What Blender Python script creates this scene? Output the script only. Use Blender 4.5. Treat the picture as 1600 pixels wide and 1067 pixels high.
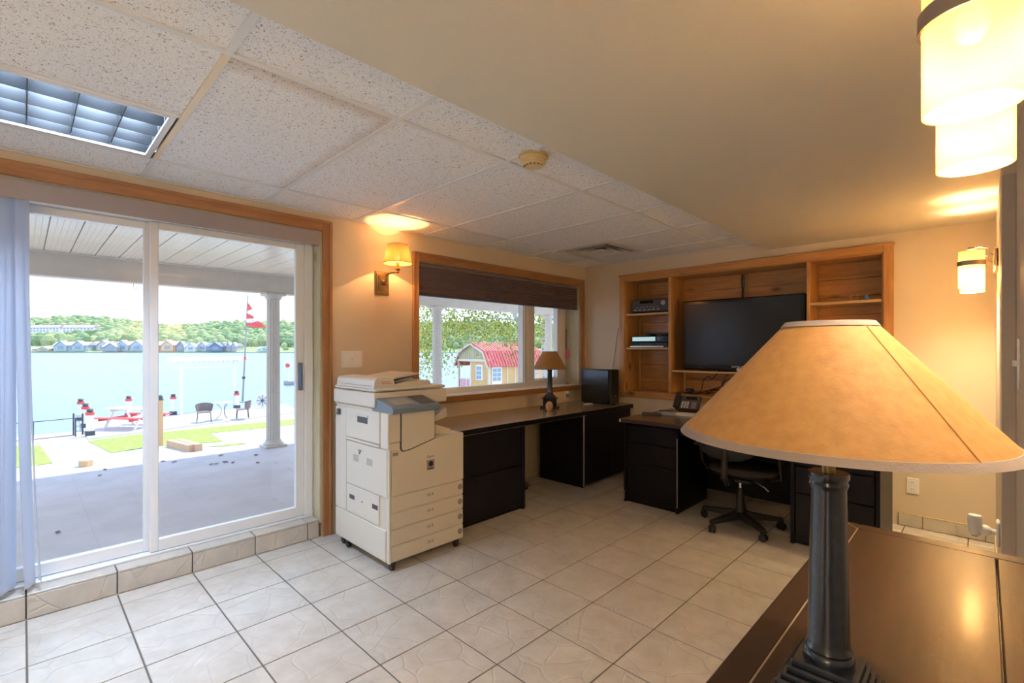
import bpy, bmesh, math, random
from mathutils import Vector, Matrix
random.seed(7)
PI = math.pi
scene = bpy.context.scene
for o in list(bpy.data.objects):
    bpy.data.objects.remove(o)

# ------------------------------------------------------------------ camera
F, CX, HY, H = 750.0, 800.0, 545.0, 1.36        # focal length, centre column, horizon row (1600x1067), eye height
ANG = math.atan2(736, 750)
S, C = math.sin(ANG), math.cos(ANG)
XC = 3.4243
cd = bpy.data.cameras.new('camera')
cam = bpy.data.objects.new('camera', cd)
scene.collection.objects.link(cam)
cam.location = (XC, 0, H)
cam.rotation_euler = (PI / 2, 0, ANG)
cd.sensor_width = 36.0
cd.lens = F / 1600 * 36.0
cd.shift_y = (HY - 533.5) / 1600
cd.clip_start = 0.02
cd.clip_end = 5000
scene.camera = cam

# ------------------------------------------------------------------ world, sun, exposure
vs = scene.view_settings
vs.view_transform = 'Standard'
vs.look = 'None'
vs.gamma = 1.0
vs.use_curve_mapping = False
vs.exposure = 1.45

w = bpy.data.worlds.new('sky')
scene.world = w
w.use_nodes = True
nt = w.node_tree
nt.nodes.clear()
n_out = nt.nodes.new('ShaderNodeOutputWorld')
n_bg = nt.nodes.new('ShaderNodeBackground')
n_tc = nt.nodes.new('ShaderNodeTexCoord')
n_sep = nt.nodes.new('ShaderNodeSeparateXYZ')
n_ramp = nt.nodes.new('ShaderNodeValToRGB')
n_ramp.color_ramp.elements[0].position = 0.0
n_ramp.color_ramp.elements[0].color = (0.66, 0.79, 0.98, 1)
n_ramp.color_ramp.elements[1].position = 0.55
n_ramp.color_ramp.elements[1].color = (0.40, 0.60, 1.0, 1)
e = n_ramp.color_ramp.elements.new(0.12)
e.color = (0.56, 0.73, 1.0, 1)
n_map = nt.nodes.new('ShaderNodeMapping')
n_map.inputs['Scale'].default_value = (1, 1, 3.2)
n_cl = nt.nodes.new('ShaderNodeTexNoise')
n_cl.inputs['Scale'].default_value = 5.0
n_cl.inputs['Detail'].default_value = 7
n_cr = nt.nodes.new('ShaderNodeValToRGB')
n_cr.color_ramp.elements[0].position = 0.50
n_cr.color_ramp.elements[1].position = 0.68
n_mix = nt.nodes.new('ShaderNodeMixRGB')
n_mix.inputs[2].default_value = (0.80, 0.84, 0.92, 1)
L = nt.links.new
L(n_tc.outputs['Generated'], n_sep.inputs[0])
L(n_sep.outputs['Z'], n_ramp.inputs[0])
L(n_tc.outputs['Generated'], n_map.inputs[0])
L(n_map.outputs[0], n_cl.inputs['Vector'])
L(n_cl.outputs['Fac'], n_cr.inputs[0])
L(n_cr.outputs[0], n_mix.inputs[0])
L(n_ramp.outputs[0], n_mix.inputs[1])
L(n_mix.outputs[0], n_bg.inputs[0])
n_bg.inputs[1].default_value = 1.10
L(n_bg.outputs[0], n_out.inputs[0])

sd = bpy.data.lights.new('sun', 'SUN')
sd.energy = 2.1
sd.color = (1.0, 0.95, 0.86)
sd.angle = 0.01
sun = bpy.data.objects.new('sun', sd)
scene.collection.objects.link(sun)
sun.location = (-10, 20, 30)
sun.rotation_euler = Vector((-0.15, 0.55, 1.0)).to_track_quat('Z', 'Y').to_euler()

# ------------------------------------------------------------------ helpers
def cw(px, d, z):
    """a point at camera depth d in the direction of picture column px"""
    r = (px - CX) / F * d
    return Vector((XC - S * d + C * r, C * d + S * r, z))
def hz(px, py, z):
    """where the line of sight through a pixel meets the level z"""
    return cw(px, F * (H - z) / (py - HY), z)
def vy(px, py, Y):
    u, v = (px - CX) / F, (HY - py) / F
    t = Y / (C + u * S)
    return Vector((XC + t * (-S + u * C), Y, H + t * v))

def lk(m, a, b):
    m.node_tree.links.new(a, b)
def new_mat(name):
    m = bpy.data.materials.new(name)
    m.use_nodes = True
    return m, m.node_tree.nodes, m.node_tree.nodes['Principled BSDF']
def M(name, col, rough=0.5, metal=0.0, col2=None, vscale=4.0, stretch=(1, 1, 1), lo=0.35, hi=0.65,
      bump=0.0, bscale=60.0, spec=0.5, coat=0.0, detail=4.0, rand=0.0, trans=0.0, distort=0.0):
    m, n, p = new_mat(name)
    p.inputs['Base Color'].default_value = (*col, 1)
    p.inputs['Roughness'].default_value = rough
    p.inputs['Metallic'].default_value = metal
    p.inputs['Specular IOR Level'].default_value = spec
    p.inputs['Coat Weight'].default_value = coat
    p.inputs['Coat Roughness'].default_value = 0.12
    tc = n.new('ShaderNodeTexCoord')
    mp = n.new('ShaderNodeMapping')
    mp.inputs['Scale'].default_value = stretch
    lk(m, tc.outputs['Object'], mp.inputs[0])
    oi = None
    if rand:
        oi = n.new('ShaderNodeObjectInfo')
        vm = n.new('ShaderNodeVectorMath'); vm.operation = 'ADD'
        sc = n.new('ShaderNodeVectorMath'); sc.operation = 'SCALE'
        cb = n.new('ShaderNodeCombineXYZ')
        for i in range(3):
            lk(m, oi.outputs['Random'], cb.inputs[i])
        lk(m, cb.outputs[0], sc.inputs[0]); sc.inputs['Scale'].default_value = 37.0
        lk(m, tc.outputs['Object'], vm.inputs[0]); lk(m, sc.outputs[0], vm.inputs[1])
        lk(m, vm.outputs[0], mp.inputs[0])
    last = None
    if col2 is not None:
        no = n.new('ShaderNodeTexNoise')
        no.inputs['Scale'].default_value = vscale
        no.inputs['Detail'].default_value = detail
        no.inputs['Distortion'].default_value = distort
        lk(m, mp.outputs[0], no.inputs['Vector'])
        cr = n.new('ShaderNodeValToRGB')
        cr.color_ramp.elements[0].position = lo; cr.color_ramp.elements[0].color = (*col, 1)
        cr.color_ramp.elements[1].position = hi; cr.color_ramp.elements[1].color = (*col2, 1)
        lk(m, no.outputs['Fac'], cr.inputs[0])
        last = cr.outputs[0]
    if rand:
        hs = n.new('ShaderNodeHueSaturation')
        ma = n.new('ShaderNodeMath'); ma.operation = 'MULTIPLY_ADD'
        lk(m, oi.outputs['Random'], ma.inputs[0])
        ma.inputs[1].default_value = 2 * rand; ma.inputs[2].default_value = 1 - rand
        lk(m, ma.outputs[0], hs.inputs['Value'])
        if last is not None: lk(m, last, hs.inputs['Color'])
        else: hs.inputs['Color'].default_value = (*col, 1)
        last = hs.outputs[0]
    if last is not None:
        lk(m, last, p.inputs['Base Color'])
    if bump:
        nb = n.new('ShaderNodeTexNoise'); nb.inputs['Scale'].default_value = bscale
        lk(m, mp.outputs[0], nb.inputs['Vector'])
        bp = n.new('ShaderNodeBump'); bp.inputs['Strength'].default_value = bump; bp.inputs['Distance'].default_value = 0.01
        lk(m, nb.outputs['Fac'], bp.inputs['Height']); lk(m, bp.outputs[0], p.inputs['Normal'])
    if trans:
        tr = n.new('ShaderNodeBsdfTranslucent'); mx = n.new('ShaderNodeMixShader')
        mx.inputs[0].default_value = trans
        if last is not None: lk(m, last, tr.inputs[0])
        else: tr.inputs[0].default_value = (*col, 1)
        lk(m, p.outputs[0], mx.inputs[1]); lk(m, tr.outputs[0], mx.inputs[2])
        lk(m, mx.outputs[0], n['Material Output'].inputs[0])
    return m
def wood(name, a, b, axis, scale=9.0, rough=0.4, knots=False, coat=0.1, rand=0.08):
    st = [1.0, 1.0, 1.0]
    for i in range(3):
        if i != axis: st[i] = 9.0
    m = M(name, a, rough, col2=b, vscale=scale * 0.35, stretch=st, lo=0.3, hi=0.7, detail=6, rand=rand, distort=0.6, coat=coat, bump=0.05, bscale=20)
    if knots:
        n = m.node_tree.nodes
        p = n['Principled BSDF']
        src = p.inputs['Base Color'].links[0].from_socket
        tc = [q for q in n if q.bl_idname == 'ShaderNodeMapping'][0]
        mp2 = n.new('ShaderNodeMapping')
        s2 = [5.0, 5.0, 5.0]; s2[axis] = 2.6
        mp2.inputs['Scale'].default_value = s2
        lk(m, tc.inputs[0].links[0].from_socket, mp2.inputs[0])
        vo = n.new('ShaderNodeTexVoronoi'); vo.inputs['Scale'].default_value = 0.9
        lk(m, mp2.outputs[0], vo.inputs['Vector'])
        cr = n.new('ShaderNodeValToRGB')
        cr.color_ramp.elements[0].position = 0.03; cr.color_ramp.elements[0].color = (0.12, 0.045, 0.015, 1)
        cr.color_ramp.elements[1].position = 0.16; cr.color_ramp.elements[1].color = (1, 1, 1, 1)
        lk(m, vo.outputs['Distance'], cr.inputs[0])
        mu = n.new('ShaderNodeMixRGB'); mu.blend_type = 'MULTIPLY'; mu.inputs[0].default_value = 0.8
        lk(m, src, mu.inputs[1]); lk(m, cr.outputs[0], mu.inputs[2]); lk(m, mu.outputs[0], p.inputs['Base Color'])
    return m
def glow(name, col, strength, base=(0.8, 0.7, 0.5), see=0.0):
    m, n, p = new_mat(name)
    p.inputs['Base Color'].default_value = (*base, 1)
    p.inputs['Roughness'].default_value = 0.35
    p.inputs['Emission Color'].default_value = (*col, 1)
    p.inputs['Emission Strength'].default_value = strength
    if see:
        tr = n.new('ShaderNodeBsdfTransparent'); tr.inputs[0].default_value = (1, 0.86, 0.62, 1)
        mx = n.new('ShaderNodeMixShader'); mx.inputs[0].default_value = see
        lk(m, p.outputs[0], mx.inputs[1]); lk(m, tr.outputs[0], mx.inputs[2])
        lk(m, mx.outputs[0], n['Material Output'].inputs[0])
    return m
def glass_mat(name, tint=(0.96, 0.98, 0.98), refl=0.06):
    m, n, p = new_mat(name)
    n.remove(p)
    tr = n.new('ShaderNodeBsdfTransparent'); tr.inputs[0].default_value = (*tint, 1)
    gl = n.new('ShaderNodeBsdfGlossy'); gl.inputs['Roughness'].default_value = 0.01
    mx = n.new('ShaderNodeMixShader'); mx.inputs[0].default_value = refl
    lk(m, tr.outputs[0], mx.inputs[1]); lk(m, gl.outputs[0], mx.inputs[2])
    lk(m, mx.outputs[0], n['Material Output'].inputs[0])
    return m

class MB:
    """collects boxes, lathes, tubes and prisms into one mesh"""
    def __init__(self):
        self.v, self.f = [], []
    def add(self, vs, fs, mtx=None):
        b = len(self.v)
        self.v += [tuple(mtx @ Vector(p)) if mtx is not None else tuple(p) for p in vs]
        self.f += [tuple(b + i for i in q) for q in fs]
        return self
    def box(self, a, b, bev=0.0, mtx=None):
        x0, x1 = sorted((a[0], b[0])); y0, y1 = sorted((a[1], b[1])); z0, z1 = sorted((a[2], b[2]))
        bev = min(bev, (x1 - x0) * .45, (y1 - y0) * .45, (z1 - z0) * .45)
        if bev <= 0:
            vs = [(x, y, z) for z in (z0, z1) for y in (y0, y1) for x in (x0, x1)]
            fs = [(0, 2, 3, 1), (4, 5, 7, 6), (0, 1, 5, 4), (2, 6, 7, 3), (0, 4, 6, 2), (1, 3, 7, 5)]
            return self.add(vs, fs, mtx)
        lo, hi = (x0, y0, z0), (x1, y1, z1)
        vs, idx = [], {}
        for cx in (0, 1):
            for cy in (0, 1):
                for cz in (0, 1):
                    c = (cx, cy, cz)
                    for ax in range(3):
                        q = []
                        for k in range(3):
                            base = hi[k] if c[k] else lo[k]
                            if k != ax: base += -bev if c[k] else bev
                            q.append(base)
                        idx[(c, ax)] = len(vs); vs.append(tuple(q))
        fs = []
        def corner(ax, s, u, v2):
            c = [0, 0, 0]; c[ax] = s; c[(ax + 1) % 3] = u; c[(ax + 2) % 3] = v2
            return tuple(c)
        for ax in range(3):
            for s in (0, 1):
                q = [idx[(corner(ax, s, u, t), ax)] for u, t in ((0, 0), (1, 0), (1, 1), (0, 1))]
                fs.append(tuple(q if s else q[::-1]))
        for ax in range(3):
            a1, a2 = (ax + 1) % 3, (ax + 2) % 3
            for s1 in (0, 1):
                for s2 in (0, 1):
                    c0 = [0, 0, 0]; c0[a1] = s1; c0[a2] = s2; c1 = list(c0); c1[ax] = 1
                    q = [idx[(tuple(c0), a1)], idx[(tuple(c1), a1)], idx[(tuple(c1), a2)], idx[(tuple(c0), a2)]]
                    fs.append(tuple(q if (s1 == s2) else q[::-1]))
        for cx in (0, 1):
            for cy in (0, 1):
                for cz in (0, 1):
                    c = (cx, cy, cz)
                    q = [idx[(c, 0)], idx[(c, 1)], idx[(c, 2)]]
                    fs.append(tuple(q if (cx + cy + cz) % 2 else q[::-1]))
        return self.add(vs, fs, mtx)
    def lathe(self, prof, c=(0, 0, 0), n=24, axis=2, arc=(0, 2 * PI), mtx=None, sx=1.0, sy=1.0):
        full = abs(arc[1] - arc[0] - 2 * PI) < 1e-6
        m = n if full else n + 1
        vs, fs = [], []
        for r, h in prof:
            for i in range(m):
                t = arc[0] + (arc[1] - arc[0]) * i / n
                q = [r * math.cos(t) * sx, r * math.sin(t) * sy, h]
                if axis == 0: q = [q[2], q[0], q[1]]
                if axis == 1: q = [q[1], q[2], q[0]]
                vs.append((q[0] + c[0], q[1] + c[1], q[2] + c[2]))
        for j in range(len(prof) - 1):
            for i in range(n):
                k = (i + 1) % m
                fs.append((j * m + i, j * m + k, (j + 1) * m + k, (j + 1) * m + i))
        if full:
            if prof[0][0] > 1e-6: fs.append(tuple(range(m - 1, -1, -1)))
            if prof[-1][0] > 1e-6: fs.append(tuple((len(prof) - 1) * m + i for i in range(m)))
        return self.add(vs, fs, mtx)
    def shell(self, prof, c=(0, 0, 0), n=32, arc=(0, 2 * PI), pleat=0.0, np=0):
        """open lathe (no caps)"""
        vs, fs = [], []
        full = abs(arc[1] - arc[0] - 2 * PI) < 1e-6
        m = n if full else n + 1
        for r, h in prof:
            for i in range(m):
                t = arc[0] + (arc[1] - arc[0]) * i / n
                rr = r + (pleat * (1 if i % 2 else -1) if np else 0)
                vs.append((c[0] + rr * math.cos(t), c[1] + rr * math.sin(t), c[2] + h))
        for j in range(len(prof) - 1):
            for i in range(n):
                k = (i + 1) % m
                fs.append((j * m + i, j * m + k, (j + 1) * m + k, (j + 1) * m + i))
        return self.add(vs, fs)
    def tube(self, pts, r, n=8, caps=True, r2=None):
        pts = [Vector(p) for p in pts]
        vs, fs = [], []
        up = Vector((0, 0, 1))
        prev = None
        for i, p in enumerate(pts):
            d = (pts[min(i + 1, len(pts) - 1)] - pts[max(i - 1, 0)]).normalized()
            a = prev if prev is not None else (d.cross(up) if abs(d.dot(up)) < 0.95 else d.cross(Vector((1, 0, 0))))
            a = (a - d * a.dot(d)).normalized(); prev = a
            b = d.cross(a)
            rr = r if r2 is None else r + (r2 - r) * i / (len(pts) - 1)
            for k in range(n):
                t = 2 * PI * k / n
                vs.append(tuple(p + a * math.cos(t) * rr + b * math.sin(t) * rr))
        for i in range(len(pts) - 1):
            for k in range(n):
                k2 = (k + 1) % n
                fs.append((i * n + k, i * n + k2, (i + 1) * n + k2, (i + 1) * n + k))
        if caps:
            fs.append(tuple(range(n - 1, -1, -1))); fs.append(tuple((len(pts) - 1) * n + k for k in range(n)))
        return self.add(vs, fs)
    def prism(self, poly, axis, a, b, mtx=None):
        """polygon in the plane across axis (in the order of the two other axes), from a to b"""
        n = len(poly)
        vs = []
        for h in (a, b):
            for u, v in poly:
                q = {0: (h, u, v), 1: (u, h, v), 2: (u, v, h)}[axis]
                vs.append(q)
        fs = [tuple(range(n))[::-1], tuple(range(n, 2 * n))]
        for i in range(n):
            k = (i + 1) % n
            fs.append((i, k, n + k, n + i))
        return self.add(vs, fs, mtx)
    def sphere(self, c, r, n=12, m=8, s=(1, 1, 1)):
        prof = [(max(1e-7, math.sin(PI * j / m)) if 0 < j < m else 0.0, -math.cos(PI * j / m)) for j in range(m + 1)]
        vs, fs = [], []
        for rr, h in prof:
            for i in range(n):
                t = 2 * PI * i / n
                vs.append((c[0] + r * s[0] * rr * math.cos(t), c[1] + r * s[1] * rr * math.sin(t), c[2] + r * s[2] * h))
        for j in range(m):
            for i in range(n):
                k = (i + 1) % n
                fs.append((j * n + i, j * n + k, (j + 1) * n + k, (j + 1) * n + i))
        return self.add(vs, fs)

ORG = {}
def finish(name, mb, mat, org=Vector((0, 0, 0)), smooth=35, fix=True):
    me = bpy.data.meshes.new(name)
    me.from_pydata([tuple(Vector(p) - org) for p in mb.v], [], mb.f)
    if fix:
        bm = bmesh.new(); bm.from_mesh(me)
        bmesh.ops.remove_doubles(bm, verts=bm.verts, dist=1e-6)
        bmesh.ops.recalc_face_normals(bm, faces=bm.faces)
        bm.to_mesh(me); bm.free()
    if smooth:
        for p in me.polygons: p.use_smooth = True
        me.set_sharp_from_angle(angle=math.radians(smooth))
    if mat is not None: me.materials.append(mat)
    return me
def obj(name, mb, mat, label=None, cat=None, group=None, kind=None, smooth=35, org=None, fix=True):
    """a top-level object that is one mesh; org is its base point"""
    org = Vector(org) if org is not None else Vector((0, 0, 0))
    o = bpy.data.objects.new(name, finish(name, mb, mat, org, smooth, fix))
    o.location = org
    ORG[o] = org
    scene.collection.objects.link(o)
    tag(o, label, cat, group, kind)
    return o
def tag(o, label=None, cat=None, group=None, kind=None):
    if label: o['label'] = label
    if cat: o['category'] = cat
    if group: o['group'] = group
    if kind: o['kind'] = kind
    return o
def thing(name, loc, label, cat, group=None, kind=None, rz=0.0):
    o = bpy.data.objects.new(name, None)
    o.empty_display_size = 0.1
    o.location = loc
    o.rotation_euler = (0, 0, rz)
    ORG[o] = Vector((0, 0, 0)) if rz else Vector(loc)      # turned things are built in their own frame
    scene.collection.objects.link(o)
    return tag(o, label, cat, group, kind)
def part(name, mb, mat, parent, label=None, smooth=35, kind=None, fix=True):
    """mesh child, given in world coordinates (own frame for turned things)"""
    o = bpy.data.objects.new(name, finish(name, mb, mat, ORG[parent], smooth, fix))
    o.parent = parent
    ORG[o] = ORG[parent]
    scene.collection.objects.link(o)
    return tag(o, label, None, None, kind)
def piece(name, me, parent, loc):
    """child that shares mesh data, placed at a world location"""
    o = bpy.data.objects.new(name, me)
    o.parent = parent
    o.location = Vector(loc) - ORG[parent]
    scene.collection.objects.link(o)
    return o
def dup(root, loc, label=None, rz=None, scale=None):
    r = root.copy(); scene.collection.objects.link(r); r.location = loc
    if rz is not None: r.rotation_euler = (0, 0, rz)
    if scale: r.scale = (scale,) * 3
    if label: r['label'] = label
    ORG[r] = Vector(loc)
    for ch in list(root.children):
        c = ch.copy(); scene.collection.objects.link(c); c.parent = r
        for g in list(ch.children):
            d = g.copy(); scene.collection.objects.link(d); d.parent = c
    return r
def lettering(text, size, mat, parent, mtx, name='lettering'):
    cu = bpy.data.curves.new('t', 'FONT'); cu.body = text; cu.size = size; cu.align_x = 'CENTER'; cu.extrude = 0.0004
    t = bpy.data.objects.new('t', cu); scene.collection.objects.link(t)
    bpy.context.view_layer.update()
    me = bpy.data.meshes.new_from_object(t.evaluated_get(bpy.context.evaluated_depsgraph_get()))
    bpy.data.objects.remove(t); bpy.data.curves.remove(cu)
    me.transform(Matrix.Translation(-ORG[parent]) @ mtx)
    me.materials.clear(); me.materials.append(mat)
    o = bpy.data.objects.new(name, me); o.parent = parent; ORG[o] = ORG[parent]
    scene.collection.objects.link(o)
    return o
def lamp_light(name, loc, power, col, parent, radius=0.03, kind='POINT', size=None, rot=None):
    ld = bpy.data.lights.new(name, kind); ld.energy = power; ld.color = col
    if kind == 'POINT': ld.shadow_soft_size = radius
    if size: ld.size = size
    o = bpy.data.objects.new(name, ld); o.parent = parent; o.location = Vector(loc) - ORG[parent]
    if rot: o.rotation_euler = rot
    scene.collection.objects.link(o)
    return o
def EY(x, z, y):        # text frame: reads along +x on a face looking to -y
    return Matrix(((1, 0, 0, x), (0, 0, -1, y), (0, 1, 0, z), (0, 0, 0, 1)))
def EX(y, z, x):        # reads along +y on a face looking to +x
    return Matrix(((0, 0, 1, x), (1, 0, 0, y), (0, 1, 0, z), (0, 0, 0, 1)))

# ------------------------------------------------------------------ materials
m_wall = M('beige wall paint', (0.67, 0.57, 0.43), 0.55, bump=0.08, bscale=180, col2=(0.70, 0.60, 0.46), vscale=2)
m_soffit = M('taupe ceiling paint', (0.65, 0.62, 0.53), 0.5, bump=0.06, bscale=160)
m_grout = M('brown grout', (0.15, 0.125, 0.10), 0.8, bump=0.2, bscale=300)
m_oak = wood('oak trim along y', (0.33, 0.150, 0.055), (0.46, 0.225, 0.09), 1, rough=0.35)
m_oakz = wood('oak trim upright', (0.33, 0.150, 0.055), (0.46, 0.225, 0.09), 2, rough=0.35)
m_pinex = wood('pine along x', (0.42, 0.20, 0.06), (0.58, 0.31, 0.11), 0, rough=0.4, knots=True)
m_pinez = wood('pine upright', (0.44, 0.21, 0.065), (0.60, 0.33, 0.12), 2, rough=0.4, knots=True)
m_shelf = wood('pale shelf pine', (0.55, 0.36, 0.17), (0.66, 0.45, 0.23), 0, rough=0.45)
m_rawz = wood('raw grey-green pine upright', (0.50, 0.47, 0.31), (0.62, 0.58, 0.42), 2, rough=0.6, knots=True, coat=0)
m_rawy = wood('raw pine along y', (0.52, 0.47, 0.35), (0.64, 0.58, 0.46), 1, rough=0.6, coat=0)
m_white = M('white vinyl', (0.85, 0.86, 0.87), 0.3)
m_whitep = M('white paint', (0.84, 0.83, 0.81), 0.45)
m_grey_trim = M('taupe grey paint', (0.52, 0.46, 0.40), 0.5)
m_black = M('black laminate', (0.004, 0.004, 0.008), 0.42, col2=(0.007, 0.007, 0.012), vscale=3, spec=0.25)
m_blackg = M('gloss black plastic', (0.008, 0.008, 0.010), 0.12)
m_blackp = M('black plastic', (0.015, 0.015, 0.017), 0.45)
m_leather = M('black leather', (0.020, 0.020, 0.024), 0.33, bump=0.25, bscale=140)
m_screen = M('dark screen', (0.010, 0.013, 0.018), 0.22)
m_top = wood('brown laminate along y', (0.29, 0.195, 0.10), (0.37, 0.26, 0.145), 1, rough=0.22, coat=0.3)
m_topx = wood('brown laminate along x', (0.16, 0.09, 0.045), (0.22, 0.13, 0.07), 0, rough=0.25, coat=0.3)
m_dark = wood('dark walnut', (0.040, 0.020, 0.013), (0.060, 0.030, 0.019), 1, rough=0.33, coat=0.12)
m_inlay = M('pale inlay', (0.50, 0.38, 0.28), 0.4)
m_edge = M('worn dark edge', (0.055, 0.035, 0.04), 0.35)
m_steel = M('brushed steel', (0.55, 0.53, 0.50), 0.3, metal=1.0)
m_chrome = M('chrome', (0.75, 0.75, 0.76), 0.12, metal=1.0)
m_brass = M('aged brass', (0.24, 0.16, 0.08), 0.32, metal=1.0, col2=(0.34, 0.24, 0.12), vscale=20)
m_copier = M('cream copier plastic', (0.70, 0.655, 0.56), 0.42)
m_copier2 = M('light copier plastic', (0.74, 0.71, 0.64), 0.4)
m_cgrey = M('blue-grey copier plastic', (0.17, 0.235, 0.29), 0.4)
m_dgrey = M('dark grey plastic', (0.07, 0.07, 0.075), 0.5)
m_mgrey = M('mid grey plastic', (0.30, 0.30, 0.30), 0.5)
m_red = M('red paint', (0.62, 0.07, 0.05), 0.5)
m_redink = M('red print', (0.65, 0.20, 0.13), 0.6)
m_parch = M('tan parchment', (0.44, 0.235, 0.075), 0.7, col2=(0.51, 0.285, 0.10), vscale=55, detail=8, trans=0.22, bump=0.05, bscale=300)
m_band = M('grey fabric band', (0.25, 0.21, 0.21), 0.8, bump=0.1, bscale=300)
m_navy = M('navy-black lacquer', (0.014, 0.022, 0.040), 0.22, coat=0.6, col2=(0.018, 0.027, 0.047), vscale=60)
m_blindm = M('grey-taupe vinyl', (0.36, 0.31, 0.31), 0.5)
m_vane = M('white blind vane', (0.80, 0.85, 0.94), 0.5, trans=0.6)
m_pleat = M('plum cellular fabric', (0.19, 0.135, 0.165), 0.85, bump=0.3, bscale=500)
m_tbar = M('white ceiling grid metal', (0.74, 0.76, 0.77), 0.35)
m_tbarc = M('cream ceiling grid metal', (0.78, 0.66, 0.47), 0.35)
m_smoke = M('yellowed plastic', (0.66, 0.50, 0.24), 0.45)
m_mirror = M('mirror reflector', (0.72, 0.74, 0.77), 0.16, metal=1.0)
m_louvre = M('satin louvre metal', (0.07, 0.072, 0.075), 0.38, metal=1.0)
m_diffuser = M('grey-white register metal', (0.66, 0.65, 0.62), 0.4)
m_pink = M('pink plastic', (0.75, 0.22, 0.30), 0.5)
m_stone = M('pinkish stone', (0.55, 0.36, 0.24), 0.8, col2=(0.68, 0.48, 0.34), vscale=30, bump=0.4, bscale=60)
m_blue = M('blue plastic', (0.12, 0.26, 0.50), 0.3)
m_paper = M('paper', (0.75, 0.74, 0.72), 0.7)
m_glass = glass_mat('window glass')
m_speaker = M('black speaker wood', (0.012, 0.016, 0.02), 0.2, coat=0.5)

def ceil_mat(name, stain=False):
    m, n, p = new_mat(name)
    p.inputs['Roughness'].default_value = 0.9
    tc = n.new('ShaderNodeTexCoord'); oi = n.new('ShaderNodeObjectInfo')
    vm = n.new('ShaderNodeVectorMath'); vm.operation = 'ADD'
    lk(m, tc.outputs['Object'], vm.inputs[0])
    lk(m, oi.outputs['Location'], vm.inputs[1])
    a = n.new('ShaderNodeTexNoise'); a.inputs['Scale'].default_value = 110; a.inputs['Detail'].default_value = 3; a.inputs['Distortion'].default_value = 1.4
    b = n.new('ShaderNodeTexNoise'); b.inputs['Scale'].default_value = 260; b.inputs['Detail'].default_value = 2
    lk(m, vm.outputs[0], a.inputs['Vector']); lk(m, vm.outputs[0], b.inputs['Vector'])
    ra = n.new('ShaderNodeValToRGB')
    ra.color_ramp.elements[0].position = 0.345; ra.color_ramp.elements[0].color = (0.30, 0.27, 0.25, 1)
    ra.color_ramp.elements[1].position = 0.395; ra.color_ramp.elements[1].color = (0.87, 0.90, 0.94, 1)
    rb = n.new('ShaderNodeValToRGB')
    rb.color_ramp.elements[0].position = 0.30; rb.color_ramp.elements[0].color = (0.55, 0.52, 0.5, 1)
    rb.color_ramp.elements[1].position = 0.40; rb.color_ramp.elements[1].color = (1, 1, 1, 1)
    lk(m, a.outputs['Fac'], ra.inputs[0]); lk(m, b.outputs['Fac'], rb.inputs[0])
    mu = n.new('ShaderNodeMixRGB'); mu.blend_type = 'MULTIPLY'; mu.inputs[0].default_value = 1
    lk(m, ra.outputs[0], mu.inputs[1]); lk(m, rb.outputs[0], mu.inputs[2])
    out = mu.outputs[0]
    if stain:      # a brown water mark along two edges of this tile
        sp = n.new('ShaderNodeSeparateXYZ'); lk(m, tc.outputs['Object'], sp.inputs[0])
        no = n.new('ShaderNodeTexNoise'); no.inputs['Scale'].default_value = 9
        lk(m, tc.outputs['Object'], no.inputs['Vector'])
        ma = n.new('ShaderNodeMath'); ma.operation = 'MULTIPLY_ADD'; ma.inputs[1].default_value = 0.10
        lk(m, no.outputs['Fac'], ma.inputs[0]); lk(m, sp.outputs[0], ma.inputs[2])
        my = n.new('ShaderNodeMath'); my.operation = 'MULTIPLY_ADD'; my.inputs[1].default_value = 0.10
        lk(m, no.outputs['Fac'], my.inputs[0]); lk(m, sp.outputs[1], my.inputs[2])
        r1 = n.new('ShaderNodeMapRange'); r1.inputs[1].default_value = 0.56; r1.inputs[2].default_value = 0.66
        lk(m, ma.outputs[0], r1.inputs[0])
        r2 = n.new('ShaderNodeMapRange'); r2.inputs[1].default_value = 0.29; r2.inputs[2].default_value = 0.37
        lk(m, my.outputs[0], r2.inputs[0])
        mxm = n.new('ShaderNodeMath'); mxm.operation = 'MAXIMUM'
        lk(m, r1.outputs[0], mxm.inputs[0]); lk(m, r2.outputs[0], mxm.inputs[1])
        mm = n.new('ShaderNodeMath'); mm.operation = 'MULTIPLY'; mm.inputs[1].default_value = 0.5
        lk(m, mxm.outputs[0], mm.inputs[0])
        st = n.new('ShaderNodeMixRGB'); st.blend_type = 'MULTIPLY'; st.inputs[2].default_value = (0.62, 0.42, 0.25, 1)
        lk(m, mm.outputs[0], st.inputs[0]); lk(m, out, st.inputs[1])
        out = st.outputs[0]
    lk(m, out, p.inputs['Base Color'])
    bp = n.new('ShaderNodeBump'); bp.inputs['Strength'].default_value = 0.35; bp.inputs['Distance'].default_value = 0.004
    lk(m, ra.outputs[0], bp.inputs['Height']); lk(m, bp.outputs[0], p.inputs['Normal'])
    return m
m_ceil = ceil_mat('fissured ceiling tile')
m_ceils = ceil_mat('stained ceiling tile', True)

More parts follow.
